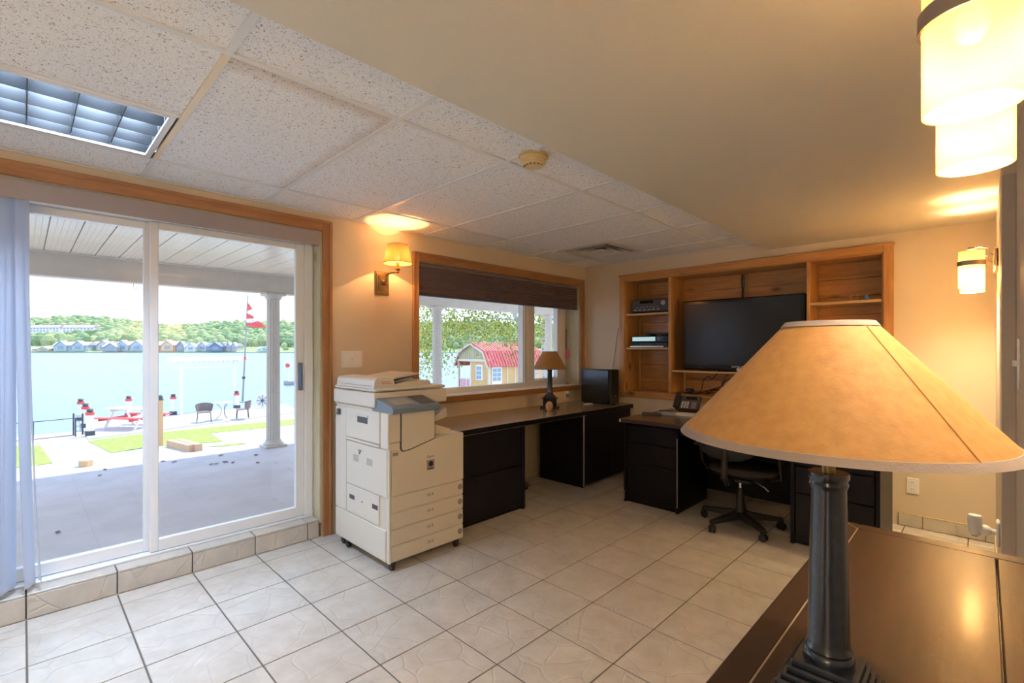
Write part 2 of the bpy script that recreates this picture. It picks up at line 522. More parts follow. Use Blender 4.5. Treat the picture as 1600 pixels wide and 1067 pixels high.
def tile_mat(name, a, b):
    m, n, p = new_mat(name)
    p.inputs['Roughness'].default_value = 0.30
    tc = n.new('ShaderNodeTexCoord'); oi = n.new('ShaderNodeObjectInfo')
    cb = n.new('ShaderNodeCombineXYZ')
    ml = n.new('ShaderNodeMath'); ml.operation = 'MULTIPLY'; ml.inputs[1].default_value = 23.0
    lk(m, oi.outputs['Random'], ml.inputs[0])
    lk(m, ml.outputs[0], cb.inputs[0]); lk(m, oi.outputs['Random'], cb.inputs[1])
    vm = n.new('ShaderNodeVectorMath'); vm.operation = 'ADD'
    lk(m, tc.outputs['Object'], vm.inputs[0]); lk(m, cb.outputs[0], vm.inputs[1])
    no = n.new('ShaderNodeTexNoise'); no.inputs['Scale'].default_value = 7; no.inputs['Detail'].default_value = 8; no.inputs['Roughness'].default_value = 0.65
    lk(m, vm.outputs[0], no.inputs['Vector'])
    cr = n.new('ShaderNodeValToRGB')
    cr.color_ramp.elements[0].position = 0.32; cr.color_ramp.elements[0].color = (*a, 1)
    cr.color_ramp.elements[1].position = 0.68; cr.color_ramp.elements[1].color = (*b, 1)
    lk(m, no.outputs['Fac'], cr.inputs[0])
    lk(m, cr.outputs[0], p.inputs['Base Color'])
    dn = n.new('ShaderNodeTexNoise'); dn.inputs['Scale'].default_value = 5
    lk(m, vm.outputs[0], dn.inputs['Vector'])
    dm = n.new('ShaderNodeVectorMath'); dm.operation = 'MULTIPLY_ADD'; dm.inputs[1].default_value = (0.09, 0.09, 0.09)
    lk(m, dn.outputs['Color'], dm.inputs[0]); lk(m, vm.outputs[0], dm.inputs[2])
    vo = n.new('ShaderNodeTexVoronoi'); vo.feature = 'DISTANCE_TO_EDGE'; vo.inputs['Scale'].default_value = 5.5
    lk(m, dm.outputs[0], vo.inputs['Vector'])
    rr = n.new('ShaderNodeMapRange'); rr.inputs[1].default_value = 0.0; rr.inputs[2].default_value = 0.035
    lk(m, vo.outputs['Distance'], rr.inputs[0])
    mb = n.new('ShaderNodeMath'); mb.operation = 'MULTIPLY_ADD'; mb.inputs[1].default_value = 0.5
    lk(m, no.outputs['Fac'], mb.inputs[0]); lk(m, rr.outputs[0], mb.inputs[2])
    bp = n.new('ShaderNodeBump'); bp.inputs['Strength'].default_value = 0.36; bp.inputs['Distance'].default_value = 0.006
    lk(m, mb.outputs[0], bp.inputs['Height']); lk(m, bp.outputs[0], p.inputs['Normal'])
    return m
m_tile = tile_mat('slate-look beige tile', (0.50, 0.455, 0.395), (0.64, 0.595, 0.53))

# ================================================================== THE ROOM
XR, XRF, YB, ZC, ZS, YR = 3.529, 3.488, 4.76, 2.335, 2.262, -2.4
T = 0.3555
TX0, TY0 = 0.150, 0.012

# floor with one object for each tile
floor = obj('floor', MB().box((-0.02, YR - 0.02, -0.12), (XR + 0.02, YB + 0.05, -0.003)), m_grout, kind='structure')
gap = 0.007
xs = [0.0] + [TX0 + T * k for k in range(0, 10) if TX0 + T * k < XR - 0.02] + [XR]
ys = [YR] + [TY0 + T * k for k in range(-6, 14) if YR + 0.03 < TY0 + T * k < YB - 0.02] + [YB]
tile_cache = {}
def tile_piece(name, x0, x1, y0, y1, z0, z1, parent, mat, bev=0.0015):
    k = (round(x1 - x0, 3), round(y1 - y0, 3), round(z1 - z0, 3), mat.name, bev)
    if k not in tile_cache:
        hx, hy, h = (x1 - x0) / 2, (y1 - y0) / 2, (z1 - z0) / 2
        tile_cache[k] = finish(name, MB().box((-hx, -hy, -h), (hx, hy, h), bev), mat, smooth=0)
    return piece(name, tile_cache[k], parent, ((x0 + x1) / 2, (y0 + y1) / 2, (z0 + z1) / 2))
for i in range(len(xs) - 1):
    for j in range(len(ys) - 1):
        tile_piece('floor_tile', xs[i] + gap / 2, xs[i + 1] - gap / 2, ys[j] + gap / 2, ys[j + 1] - gap / 2, -0.011, 0.0, floor, m_tile)

# walls
DY0, DY1, DZ1 = -0.45, 1.52, 2.213          # patio door opening
WY0, WY1, WZ0, WZ1 = 2.354, 4.635, 0.938, 2.105   # window opening
wl = MB()
wl.box((-0.30, YR - 0.1, -0.1), (0, DY0, 2.5)).box((-0.30, DY0, DZ1), (0, DY1, 2.5)).box((-0.30, DY1, -0.1), (0, WY0, 2.5))
wl.box((-0.30, WY0, -0.1), (0, WY1, WZ0 - 0.012)).box((-0.30, WY0, WZ1), (0, WY1, 2.5)).box((-0.30, WY1, -0.1), (0, YB + 0.5, 2.5))
wl.box((-0.30, DY0, -0.1), (-0.001, DY1, 0.0))
obj('wall_left', wl, m_wall, kind='structure', smooth=0, fix=False)
NX0, NX1, NZ0, NZ1 = 0.535, 2.870, 0.872, 2.130     # niche
wb = MB()
wb.box((-0.0, YB, -0.1), (NX0, YB + 0.36, 2.5)).box((NX1, YB, -0.1), (XR + 0.1, YB + 0.36, 2.5))
wb.box((NX0, YB, -0.1), (NX1, YB + 0.36, NZ0)).box((NX0, YB, NZ1), (NX1, YB + 0.36, 2.5)).box((NX0, YB + 0.33, NZ0), (NX1, YB + 0.42, NZ1))
obj('wall_back', wb, m_wall, kind='structure', smooth=0, fix=False)
obj('wall_right', MB().box((XR, YR - 0.1, -0.1), (XR + 0.15, YB, 2.5)).box((XRF, 3.09, -0.1), (XR, YB, 2.5)), m_wall, kind='structure', smooth=0, fix=False)
obj('wall_rear', MB().box((-0.3, YR - 0.15, -0.1), (XR + 0.15, YR, 2.5)), m_wall, kind='structure', smooth=0)
obj('trim_1', MB().box((XRF - 0.004, 3.075, 0.0), (XR, 3.09, 2.138), 0.002), m_grey_trim, kind='structure')

# ceiling: hung tiles and grid bars, and the painted bulkhead
ceiling = obj('ceiling', MB().box((-0.05, YR - 0.05, 2.52), (2.06, YB + 0.05, 2.60)), m_whitep, kind='structure')
obj('ceiling_bulkhead', MB().box((2.03, YR, ZS), (XR, YB, 2.52)), m_soffit, kind='structure', smooth=0)
cy = [YR] + [0.475 + 0.645 * k for k in range(-4, 7)] + [YB]
cxs = [0.0, 0.38, 1.65, 2.03]
cells = []
for j in range(len(cy) - 1):
    if cy[j + 1] - cy[j] < 0.02: continue
    for i in range(3):
        x0, x1 = cxs[i], cxs[i + 1]
        if i == 1 and (j == 4 or abs(cy[j] - 3.70) < 0.05):       # troffer row and register row: the cell is halved
            cells.append((1.015, x1, cy[j], cy[j + 1]))
        else:
            cells.append((x0, x1, cy[j], cy[j + 1]))
TROW = [cy[4], cy[5]]
for x0, x1, y0, y1 in cells:
    st = abs(y0 - 0.475) < 0.01 and abs(x0 - 0.38) < 0.01
    tile_piece('ceiling_tile', x0 + 0.004, x1 - 0.004, y0 + 0.004, y1 - 0.004, ZC + 0.004, ZC + 0.02, ceiling, m_ceils if st else m_ceil, 0.002)
bw = 0.012
for x in (0.38, 1.65):
    part('grid_bar', MB().box((x - bw, YR, ZC - 0.003), (x + bw, YB, ZC + 0.005), 0.001), m_tbar, ceiling)
for k, y in enumerate(cy[1:-1]):
    if YR < y < YB:
        cream = abs(y - 0.475) < 0.01
        for a, b in ((0.0, 0.38 - bw), (0.38 + bw, 1.65 - bw), (1.65 + bw, 2.03)):
            part('grid_bar', MB().box((a, y - bw, ZC - 0.003), (b, y + bw, ZC + 0.005), 0.001), m_tbarc if cream and a > 0.3 and a < 1 else m_tbar, ceiling)
for y0, y1 in (TROW, (cy[10], cy[11])):
    part('grid_bar', MB().box((1.015 - bw, y0 + bw, ZC - 0.003), (1.015 + bw, y1 - bw, ZC + 0.005), 0.001), m_tbar, ceiling)
part('wall_angle', MB().box((0.0, YR, ZC - 0.004), (0.02, YB, ZC + 0.002)), m_tbar, ceiling)
part('wall_angle', MB().box((0.02, YB - 0.02, ZC - 0.004), (2.03, YB, ZC + 0.002)), m_tbar, ceiling)

# parabolic troffer
tx0, tx1, ty0, ty1 = 0.40, 1.0, TROW[0] + 0.02, TROW[1] - 0.02
tro = thing('ceiling_light', ((tx0 + tx1) / 2, (ty0 + ty1) / 2, ZC), 'mirrored louvre light fixture set in the tiled ceiling above the patio door', 'ceiling light')
fr = MB()
for a, b in (((tx0, ty0), (tx1, ty0 + .025)), ((tx0, ty1 - .025), (tx1, ty1)), ((tx0, ty0 + .025), (tx0 + .025, ty1 - .025)), ((tx1 - .025, ty0 + .025), (tx1, ty1 - .025))):
    fr.box((*a, ZC - 0.004), (*b, ZC + 0.008), 0.002)
part('frame', fr, m_tbar, tro)
hs = MB()
TH = .150
hs.prism([(tx0 + .02, ZC + .006), (tx0 + .03, ZC + TH), (tx1 - .03, ZC + TH), (tx1 - .02, ZC + .006), (tx1 - .024, ZC + .006), (tx1 - .034, ZC + TH - .004), (tx0 + .034, ZC + TH - .004), (tx0 + .024, ZC + .006)], 1, ty0 + .01, ty1 - .01)
hs.box((tx0 + .02, ty0 + .012, ZC + .005), (tx1 - .02, ty0 + .016, ZC + TH)).box((tx0 + .02, ty1 - .016, ZC + .005), (tx1 - .02, ty1 - .012, ZC + TH))
part('reflector', hs, m_louvre, tro, 'mirror-finish reflector', fix=False)
NBL = 4
for k in range(1, NBL):
    x = tx0 + .02 + (tx1 - tx0 - .04) * k / NBL
    part('louvre_blade', MB().prism([(x - .010, ZC + .112), (x + .010, ZC + .112), (x + .002, ZC + .004), (x - .002, ZC + .004)], 1, ty0 + .018, ty1 - .018), m_louvre, tro)
for k in range(1, NBL):
    y = ty0 + .02 + (ty1 - ty0 - .04) * k / NBL
    for q in range(NBL):
        a = tx0 + .02 + (tx1 - tx0 - .04) * q / NBL + .002; b = tx0 + .02 + (tx1 - tx0 - .04) * (q + 1) / NBL - .002
        part('louvre_blade', MB().prism([(y - .010, ZC + .110), (y + .010, ZC + .110), (y + .002, ZC + .006), (y - .002, ZC + .006)], 0, a + .002, b - .002), m_louvre, tro)
lamp_light('cool_fill_light', ((tx0 + tx1) / 2, (ty0 + ty1) / 2, ZC + .135), 44, (0.58, 0.75, 1.0), tro, kind='AREA', size=0.50)  # cool fill put into the fixture to turn the floor by the door bluish

# air register
rx0, rx1, ry0, ry1 = 0.40, 1.0, cy[10] + .018, cy[11] - .018
reg = thing('air_register', ((rx0 + rx1) / 2, (ry0 + ry1) / 2, ZC), 'square stepped air register in the tiled ceiling near the corner', 'air vent')
def ring(x0, x1, y0, y1, wd, z0, z1, slope=0.0):
    m = MB()
    o = [(x0, y0), (x1, y0), (x1, y1), (x0, y1)]; i = [(x0 + wd, y0 + wd), (x1 - wd, y0 + wd), (x1 - wd, y1 - wd), (x0 + wd, y1 - wd)]
    vs = [(*p, z0) for p in o] + [(*p, z1) for p in i] + [(*p, z0 + .004) for p in o] + [(*p, z1 + .004) for p in i]
    fs = []
    for k in range(4):
        q = (k + 1) % 4
        fs += [(k, q, 4 + q, 4 + k), (8 + k, 12 + k, 12 + q, 8 + q), (k, 8 + k, 8 + q, q), (4 + k, 4 + q, 12 + q, 12 + k)]
    return m.add(vs, fs)
part('flange', ring(rx0, rx1, ry0, ry1, .055, ZC - .002, ZC - .004), m_diffuser, reg)
part('vane_ring', ring(rx0 + .075, rx1 - .075, ry0 + .075, ry1 - .075, .06, ZC - .008, ZC + .035), m_diffuser, reg)
part('vane_ring', ring(rx0 + .14, rx1 - .14, ry0 + .14, ry1 - .14, .06, ZC - .010, ZC + .035), m_diffuser, reg)
part('centre_plate', MB().box((rx0 + .205, ry0 + .205, ZC - .012), (rx1 - .205, ry1 - .205, ZC - .006), .002), m_diffuser, reg)
part('duct_box', MB().box((rx0 - .02, ry0 - .02, ZC + .075), (rx1 + .02, ry1 + .02, ZC + .08)).box((rx0 - .02, ry0 - .02, ZC + .005), (rx0, ry1 + .02, ZC + .08)).box((rx1, ry0 - .02, ZC + .005), (rx1 + .02, ry1 + .02, ZC + .08)).box((rx0, ry0 - .02, ZC + .005), (rx1, ry0, ZC + .08)).box((rx0, ry1, ZC + .005), (rx1, ry1 + .02, ZC + .08)), m_dgrey, reg, fix=False)
part('screw', MB().lathe([(.008, -.016), (.008, -.010)], ((rx0 + rx1) / 2, (ry0 + ry1) / 2, ZC), 8), m_steel, reg)

# smoke detector
sx, sy = 1.80, 1.81
smk = thing('smoke_detector', (sx, sy, ZC), 'round yellowed smoke detector on the ceiling beside the bulkhead', 'smoke alarm')
part('body', MB().lathe([(.0, 0.004), (.070, 0.004), (.070, -.014), (.064, -.020), (.060, -.044), (.052, -.052), (.0, -.052)], (sx, sy, ZC), 32), m_smoke, smk)
part('mounting_plate', MB().lathe([(.0, .003), (.076, .003), (.076, -.006), (.0, -.006)], (sx, sy, ZC), 32), m_smoke, smk)
for k in range(7):
    t = -2.4 + k * 0.42
    part('vent_slot', MB().box((sx + .047 * math.cos(t) - .005, sy + .047 * math.sin(t) - .005, ZC - .0535), (sx + .047 * math.cos(t) + .005, sy + .047 * math.sin(t) + .005, ZC - .049)), m_dgrey, smk)
part('test_button', MB().lathe([(.012, -.051), (.011, -.055), (0, -.055)], (sx + .01, sy - .01, ZC), 12), m_smoke, smk)

# ------------------------------------------------------------------ patio door, casing, step
def casing_y(name, y0, y1, z0, z1, x1=.022):     # flat upright board with a moulded back band
    return MB().box((0.0005, y0, z0), (x1 - .006, y1, z1), .003)
dc = thing('trim_2', (0, 0.5, 0), 'oak casing around the patio door', 'trim', kind='structure')
del dc['category']; del dc['label']
oc = MB().box((0.0005, 1.52, 0), (.016, 1.587, 2.285), .003).box((.0, 1.568, 0), (.026, 1.590, 2.288), .004)
part('side_board', oc, m_oakz, dc)
part('side_board', MB().box((0.0005, -.517, 0), (.016, -.45, 2.285), .003), m_oakz, dc)
part('head_board', MB().box((0.0005, -.517, 2.213), (.0155, 1.5205, 2.284), .003).box((.0, -.52, 2.266), (.025, 1.57, 2.288), .004), m_oak, dc)
part('jamb_lining', MB().box((-.20, 1.502, .10), (.0, 1.5199, 2.212), .002), m_rawz, dc)
part('head_lining', MB().box((-.20, -.45, 2.195), (.0, 1.5019, 2.2125)), m_rawy, dc)

step = obj('trim_3', MB().box((-.128, DY0, 0.0), (-.012, 1.50, .117)), m_grout, kind='structure')
sj = [DY0, -.344, .011, .367, .721, 1.074, 1.418, 1.500]
for a, b in zip(sj[:-1], sj[1:]):
    tile_piece('step_tile', -.012, 0.0, a + .003, b - .003, 0.002, .115, step, m_tile)
    tile_piece('step_tile', -.128, 0.0, a + .003, b - .003, .117, .128, step, m_tile)

door = thing('door_1', (-.16, 0.5, .128), None, None, kind='structure')
FX0, FX1 = -.215, -.105
part('frame_head', MB().box((FX0, DY0 + .02, 2.125), (FX1, 1.50, 2.195), .004), m_white, door)
part('frame_sill', MB().box((FX0 - .03, DY0 + .02, .128), (FX1, 1.50, .142), .003), m_white, door)
part('frame_jamb', MB().box((FX0, 1.440, .142), (FX1, 1.50, 2.125), .004).box((FX0, 1.43, .142), (-.15, 1.44, 2.125)), m_white, door)
part('frame_jamb', MB().box((FX0, DY0 + .02, .142), (FX1, DY0 + .06, 2.125), .004), m_white, door)
def sash(y0, y1, x, sl, sr, z0=.145, z1=2.123, rail=.072):
    s = part('sash', MB().box((x - .018, y0, z0), (x + .018, y0 + sl, z1), .004).box((x - .018, y1 - sr, z0), (x + .018, y1, z1), .004)
             .box((x - .017, y0 + sl - .001, z0), (x + .017, y1 - sr + .001, z0 + rail), .004).box((x - .017, y0 + sl - .001, z1 - .045), (x + .017, y1 - sr + .001, z1), .004), m_white, door, fix=False)
    part('pane', MB().box((x - .003, y0 + sl - .004, z0 + rail - .004), (x + .003, y1 - sr + .004, z1 - .041)), m_glass, s, smooth=0)
    return s
s1 = sash(.530, 1.440, -.130, .042, .062)
sash(-.40, .560, -.176, .05, .055)
part('handle', MB().box((-.115, 1.392, 1.06), (-.098, 1.424, 1.26), .004).box((-.10, 1.400, 1.09), (-.085, 1.412, 1.23), .004), M('blue-grey handle', (0.16, 0.24, 0.36), 0.35), s1)

# vertical blind
vb = thing('vertical_blind', (0, 0.1, 2.1), 'white vertical blind drawn to the left of the patio door under a taupe valance', 'blind')
part('valance', MB().box((.010, DY0 - .02, 2.103), (.018, 1.499, 2.20), .002).box((-.075, 1.493, 2.103), (.0105, 1.499, 2.20), .001), m_blindm, vb, 'long taupe valance board')
part('head_rail', MB().box((-.055, DY0 + .01, 2.13), (-.015, 1.49, 2.165), .003), m_white, vb)
for k in range(15):
    y = -.238 + k * .018
    a = math.radians(68 + 14 * math.sin(k * 2.3))
    lean = (.0,) * 11 + (-.006, .026, .032, .046)
    lean = lean[k]
    twist = (0, .1, -.1, .15, 0, -.2, .2, 0, -.1, .15, .1, -.2, .25, .2, .3)[k]
    m = MB()
    nz, nx = 9, 6
    vs, fs = [], []
    for iz in range(nz):
        f = iz / (nz - 1); z = 2.115 - f * (1.965 - .006 * (k % 3))
        aa = a + twist * f
        for ix in range(nx):
            u = (ix / (nx - 1) - .5) * .086
            cv = .007 * (1 - (2 * u / .086) ** 2)
            vs.append((-.035 + u * math.sin(aa) + cv * math.cos(aa), y + lean * f * f - u * math.cos(aa) + cv * math.sin(aa), z))
    for iz in range(nz - 1):
        for ix in range(nx - 1):
            q = iz * nx + ix
            fs.append((q, q + 1, q + nx + 1, q + nx))
    m.add(vs, fs)
    part('vane', m, m_vane, vb, smooth=60)

# ------------------------------------------------------------------ window
wc = thing('trim_4', (0, 3.5, .9), None, None, kind='structure')
part('side_board', MB().box((.0005, 2.295, .878), (.016, WY0, 2.178), .003).box((.0, 2.290, .878), (.025, 2.312, 2.182), .004), m_oakz, wc)
part('side_board', MB().box((.0005, WY1, .878), (.016, 4.705, 2.178), .003).box((.0, 4.688, .878), (.025, 4.710, 2.182), .004), m_oakz, wc)
part('head_board', MB().box((.0005, WY0 - .0005, WZ1), (.0155, WY1 + .0005, 2.177), .003).box((.0, 2.313, 2.160), (.0245, 4.687, 2.182), .004), m_oak, wc)
part('apron_board', MB().box((.0005, WY0 - .0005, .878), (.020, WY1 + .0005, WZ0 - .004), .004), m_oak, wc)
part('sill_board', MB().box((-.21, WY0, WZ0 - .012), (.012, WY1, WZ0), .002), m_whitep, wc)
part('side_lining', MB().box((-.21, WY1 - .008, WZ0), (-.001, WY1, WZ1), .001), m_rawz, wc, 'rough knotty grey-green board')
part('side_lining', MB().box((-.21, WY0, WZ0), (-.001, WY0 + .008, WZ1), .001), m_rawz, wc)
win = thing('window_1', (-.24, 3.5, WZ0), None, None, kind='structure')
wx0, wx1 = -.285, -.205
def wbox(y0, y1, z0, z1, x0=wx0, x1=wx1): return MB().box((x0, y0, z0), (x1, y1, z1), .004)
part('frame_sill', wbox(WY0 + .008, WY1 - .008, WZ0, .985), m_white, win)
part('frame_head', wbox(WY0 + .008, WY1 - .008, 2.05, WZ1), m_white, win)
part('frame_jamb', wbox(WY0 + .008, 2.42, .985, 2.05), m_white, win)
part('frame_jamb', wbox(4.575, WY1 - .008, .985, 2.05), m_white, win)
part('mullion', wbox(3.872, 3.950, .985, 2.05).box((wx1 - .001, 3.885, .985), (wx1 + .012, 3.915, 2.05), .003), m_white, win)
part('pane', MB().box((-.250, 2.416, .981), (-.244, 3.876, 2.054)), m_glass, win, smooth=0)
cs = part('sash', MB().box((-.27, 3.950, .985), (wx1 + .004, 4.062, 2.05), .005).box((-.27, 4.47, .985), (wx1 + .004, 4.575, 2.05), .005)
          .box((-.269, 4.061, .985), (wx1 + .003, 4.471, 1.020), .005).box((-.269, 4.061, 2.01), (wx1 + .003, 4.471, 2.05), .005), m_white, win, fix=False)
part('pane', MB().box((-.242, 4.058, 1.016), (-.236, 4.474, 2.014)), m_glass, cs, smooth=0)
part('crank_handle', MB().tube([(-.20, 4.28, .995), (-.178, 4.28, .998), (-.172, 4.32, 1.012), (-.168, 4.38, 1.045)], .006), m_white, cs)

sh = thing('cellular_shade', (-.04, 3.5, 2.1), 'plum pleated shade pulled partway down over the window', 'blind')
part('head_rail', MB().box((-.075, WY0 + .012, 2.068), (-.018, WY1 - .012, 2.100), .004), M('mauve rail', (0.20, 0.16, 0.17), 0.45), sh)
pf = []
npl = 12
zt, zb = 2.066, 1.842
for k in range(npl):
    z0 = zt - (zt - zb) * k / npl; z1 = zt - (zt - zb) * (k + 1) / npl
    pf += [(-.030, z0), (-.018, (z0 + z1) / 2)]
pf.append((-.030, zb))
back = [(-.074 + .0, z) if i % 2 else (-.062, z) for i, (x, z) in enumerate(pf)][::-1]
part('pleated_fabric', MB().prism(pf + back, 1, WY0 + .016, WY1 - .016), m_pleat, sh, smooth=0)
part('bottom_rail', MB().box((-.068, WY0 + .014, 1.820), (-.022, WY1 - .014, 1.842), .004), M('plum rail', (0.10, 0.075, 0.09), 0.5), sh)

# ------------------------------------------------------------------ skirting on the back wall
bb = obj('baseboard_back', MB().box((NX0 + 2.42, YB - .010, 0.002), (XRF, YB, .100)), m_grout, kind='structure')
for a, b in ((2.955, 3.100), (3.100, 3.438), (3.438, XRF)):
    tile_piece('skirting_tile', a + .002, b - .002, YB - .016, YB - .008, .004, .094, bb, m_tile)
part('edge_strip', MB().box((2.955, YB - .017, .095), (XRF - .001, YB - .006, .101), .001), M('yellow edge strip', (0.72, 0.58, 0.30), 0.4), bb)
part('edge_strip', MB().box((XRF - .008, 3.12, .001), (XRF, YB - .02, .100), .001), M('yellow edge strip side', (0.62, 0.48, 0.26), 0.4), bb)

# ------------------------------------------------------------------ built-in bookcase
bk = thing('built_in_bookcase', (1.7, YB + .15, NZ0), 'wide knotty pine bookcase built into the back wall around the television', 'bookcase')
part('casing_side', MB().box((.478, YB - .020, .822), (NX0 + .008, YB + .0, 2.186), .004), m_pinez, bk)
part('casing_side', MB().box((NX1 - .008, YB - .020, .822), (2.928, YB, 2.186), .004), m_pinez, bk)
part('casing_head', MB().box((NX0 + .007, YB - .0195, 2.122), (NX1 - .007, YB, 2.185), .004).box((.47, YB - .028, 2.172), (2.936, YB, 2.192), .004), m_pinex, bk)
part('casing_sill', MB().box((NX0 + .007, YB - .0195, .823), (NX1 - .007, YB, .885), .004).box((.47, YB - .034, .868), (2.936, YB, .888), .004), m_pinex, bk)
nb = 8
for k in range(nb):
    z0 = NZ0 + (NZ1 - NZ0) * k / nb; z1 = NZ0 + (NZ1 - NZ0) * (k + 1) / nb
    part('back_board', MB().box((NX0 + .001, YB + .312, z0 + .0015), (NX1 - .001, YB + .328, z1 - .0015), .003), m_pinex, bk)
part('side_panel', MB().box((NX0, YB + .001, NZ0 + .001), (NX0 + .018, YB + .311, NZ1 - .001), .002), m_pinez, bk)
part('side_panel', MB().box((NX1 - .018, YB + .001, NZ0 + .001), (NX1, YB + .311, NZ1 - .001), .002), m_pinez, bk)
part('top_panel', MB().box((NX0 + .019, YB + .001, NZ1 - .018), (NX1 - .019, YB + .311, NZ1), .002), m_pinex, bk)
part('bottom_panel', MB().box((NX0 + .019, YB + .001, NZ0), (NX1 - .019, YB + .311, NZ0 + .018), .002), m_pinex, bk)
part('divider', MB().box((1.057, YB + .002, NZ0 + .019), (1.090, YB + .311, NZ1 - .019), .002), m_pinez, bk)
part('divider', MB().box((2.331, YB + .002, NZ0 + .019), (2.358, YB + .311, NZ1 - .019), .002), m_pinez, bk)
for z in (1.752, 1.375):
    part('shelf', MB().box((NX0 + .019, YB + .006, z - .022), (1.056, YB + .310, z), .002), m_shelf, bk)
part('shelf', MB().box((2.359, YB + .006, 1.735), (NX1 - .019, YB + .310, 1.757), .002), m_shelf, bk)
part('tv_ledge', MB().box((1.091, YB + .02, 1.118), (2.330, YB + .310, 1.136), .002), m_shelf, bk)
part('corner_batten', MB().box((1.092, YB + .285, NZ0 + .02), (1.112, YB + .309, 1.117), .002), m_shelf, bk)
part('corner_batten', MB().box((.554, YB + .292, NZ0 + .02), (.566, YB + .309, NZ1 - .02), .001), m_shelf, bk)

# television
tv = thing('television', (1.755, YB + .06, 1.14), 'large flat black television in the middle of the pine bookcase', 'television')
tvy = YB + .035
part('bezel', MB().box((1.196, tvy, 1.150), (2.322, tvy + .085, 1.850), .012), m_blackg, tv)
part('screen', MB().box((1.236, tvy - .003, 1.208), (2.282, tvy + .01, 1.812), .001), m_screen, tv)
part('stand_foot', MB().box((1.55, tvy + .01, 1.1365), (1.95, tvy + .08, 1.152), .004), m_blackg, tv)
lettering('SAMSUNG', .030, M('silver print', (0.6, 0.6, 0.62), 0.4), tv, EY(1.757, 1.178, tvy - .001))
part('power_ring', MB().lathe([(.016, 0), (.020, 0), (.020, .003), (.016, .003), (.016, 0)], (1.757, tvy - .003, 1.160), 20, axis=1), m_steel, tv)

# equipment on the shelves
rc = thing('av_receiver', (.83, YB + .15, 1.753), 'black stereo receiver on the upper left pine shelf', 'receiver')
part('case', MB().box((.600, YB + .060, 1.765), (1.045, YB + .29, 1.905), .004), m_blackp, rc)
part('front_panel', MB().box((.600, YB + .048, 1.768), (1.045, YB + .060, 1.902), .003), m_dgrey, rc)
part('display', MB().box((.70, YB + .045, 1.862), (.86, YB + .050, 1.890), .001), m_blackg, rc)
part('volume_knob', MB().lathe([(.0, -.022), (.026, -.022), (.028, 0), (0, 0)], (.985, YB + .050, 1.855), 20, axis=1), m_mgrey, rc)
for k in range(7):
    part('button', MB().box((.66 + k * .04, YB + .044, 1.816), (.684 + k * .04, YB + .050, 1.824), .001), m_mgrey, rc)
for k in range(6):
    part('button', MB().box((.63 + k * .055, YB + .044, 1.788), (.66 + k * .055, YB + .050, 1.796), .001), m_steel, rc)
for x in (.64, 1.0):
    part('foot', MB().lathe([(.015, 1.7525), (.015, 1.766)], (x, YB + .08, 0), 10), m_blackp, rc)
dv = thing('disc_player', (.82, YB + .15, 1.376), 'low black and silver disc player on the middle left pine shelf', 'disc player')
part('case', MB().box((.592, YB + .040, 1.3755), (1.03, YB + .27, 1.432), .004), m_blackp, dv)
part('silver_base', MB().box((.585, YB + .030, 1.378), (.99, YB + .041, 1.394), .003), m_steel, dv)
part('disc_tray', MB().box((.70, YB + .036, 1.405), (.84, YB + .041, 1.418), .001), m_dgrey, dv)
sb = thing('set_top_box', (.82, YB + .15, 1.433), 'glossy black box stacked on the silver-fronted disc player', 'set-top box')
part('case', MB().box((.605, YB + .045, 1.4335), (1.035, YB + .27, 1.500), .004), m_blackp, sb)
part('front_window', MB().box((.61, YB + .040, 1.445), (.89, YB + .046, 1.492), .001), M('dark mirror', (0.30, 0.34, 0.28), 0.1, metal=1.0), sb, 'mirror-like front window')
part('display', MB().box((.905, YB + .040, 1.445), (1.03, YB + .046, 1.492), .001), m_blackg, sb)
rt = thing('flat_router', (.86, YB + .17, 1.501), 'thin dark flat box lying on top of the shelf equipment', 'router')
part('case', MB().box((.74, YB + .08, 1.522), (1.01, YB + .26, 1.540), .003), m_dgrey, rt)
part('foot', MB().box((.76, YB + .10, 1.5005), (.80, YB + .24, 1.523), .003), m_blackp, rt)
part('foot', MB().box((.95, YB + .10, 1.5005), (.99, YB + .24, 1.523), .003), m_blackp, rt)

def wiggle(p0, p1, n, amp, seed, sag=0.0):
    r = random.Random(seed); pts = []
    p0, p1 = Vector(p0), Vector(p1)
    for i in range(n + 1):
        f = i / n
        q = p0.lerp(p1, f)
        k = math.sin(PI * f)
        q += Vector((r.uniform(-1, 1), r.uniform(-.25, .25), r.uniform(-1, 1))) * amp * k
        q.z -= sag * k
        pts.append(q)
    out = []
    for i in range(len(pts) - 1):          # smooth it
        a, b, c, d = pts[max(i - 1, 0)], pts[i], pts[i + 1], pts[min(i + 2, len(pts) - 1)]
        for t in (0, .25, .5, .75):
            out.append(.5 * ((2 * b) + (c - a) * t + (2 * a - 5 * b + 4 * c - d) * t * t + (3 * b - a - 3 * c + d) * t ** 3))
    out.append(pts[-1])
    return out
ct = thing('cable_tangle', (1.6, YB + .15, .90), 'tangle of black cables under the television in the bookcase', 'cables')
for k in range(7):
    zlow = .896
    pts = wiggle((1.30 + .10 * k, YB + .12 + .02 * k, .897), (1.48 + .11 * k, YB + .24, 1.110), 5, .055, 30 + k)
    for q in pts: q.z = max(q.z, .897); q.y = min(max(q.y, YB + .05), YB + .30)
    part('cable', MB().tube(pts, .0045, 6), m_blackp, ct)
for k in range(4):
    pts = wiggle((1.20 + .04 * k, YB + .08 + .03 * k, .897), (2.0 + .05 * k, YB + .16, .90), 7, .04, 50 + k, -.03)
    for q in pts: q.z = max(q.z, .897); q.y = min(max(q.y, YB + .05), YB + .30)
    part('cable', MB().tube(pts, .004, 6), m_blackp, ct)
part('power_plug', MB().box((1.20, YB + .10, .893), (1.27, YB + .15, .945), .006), m_blackp, ct)
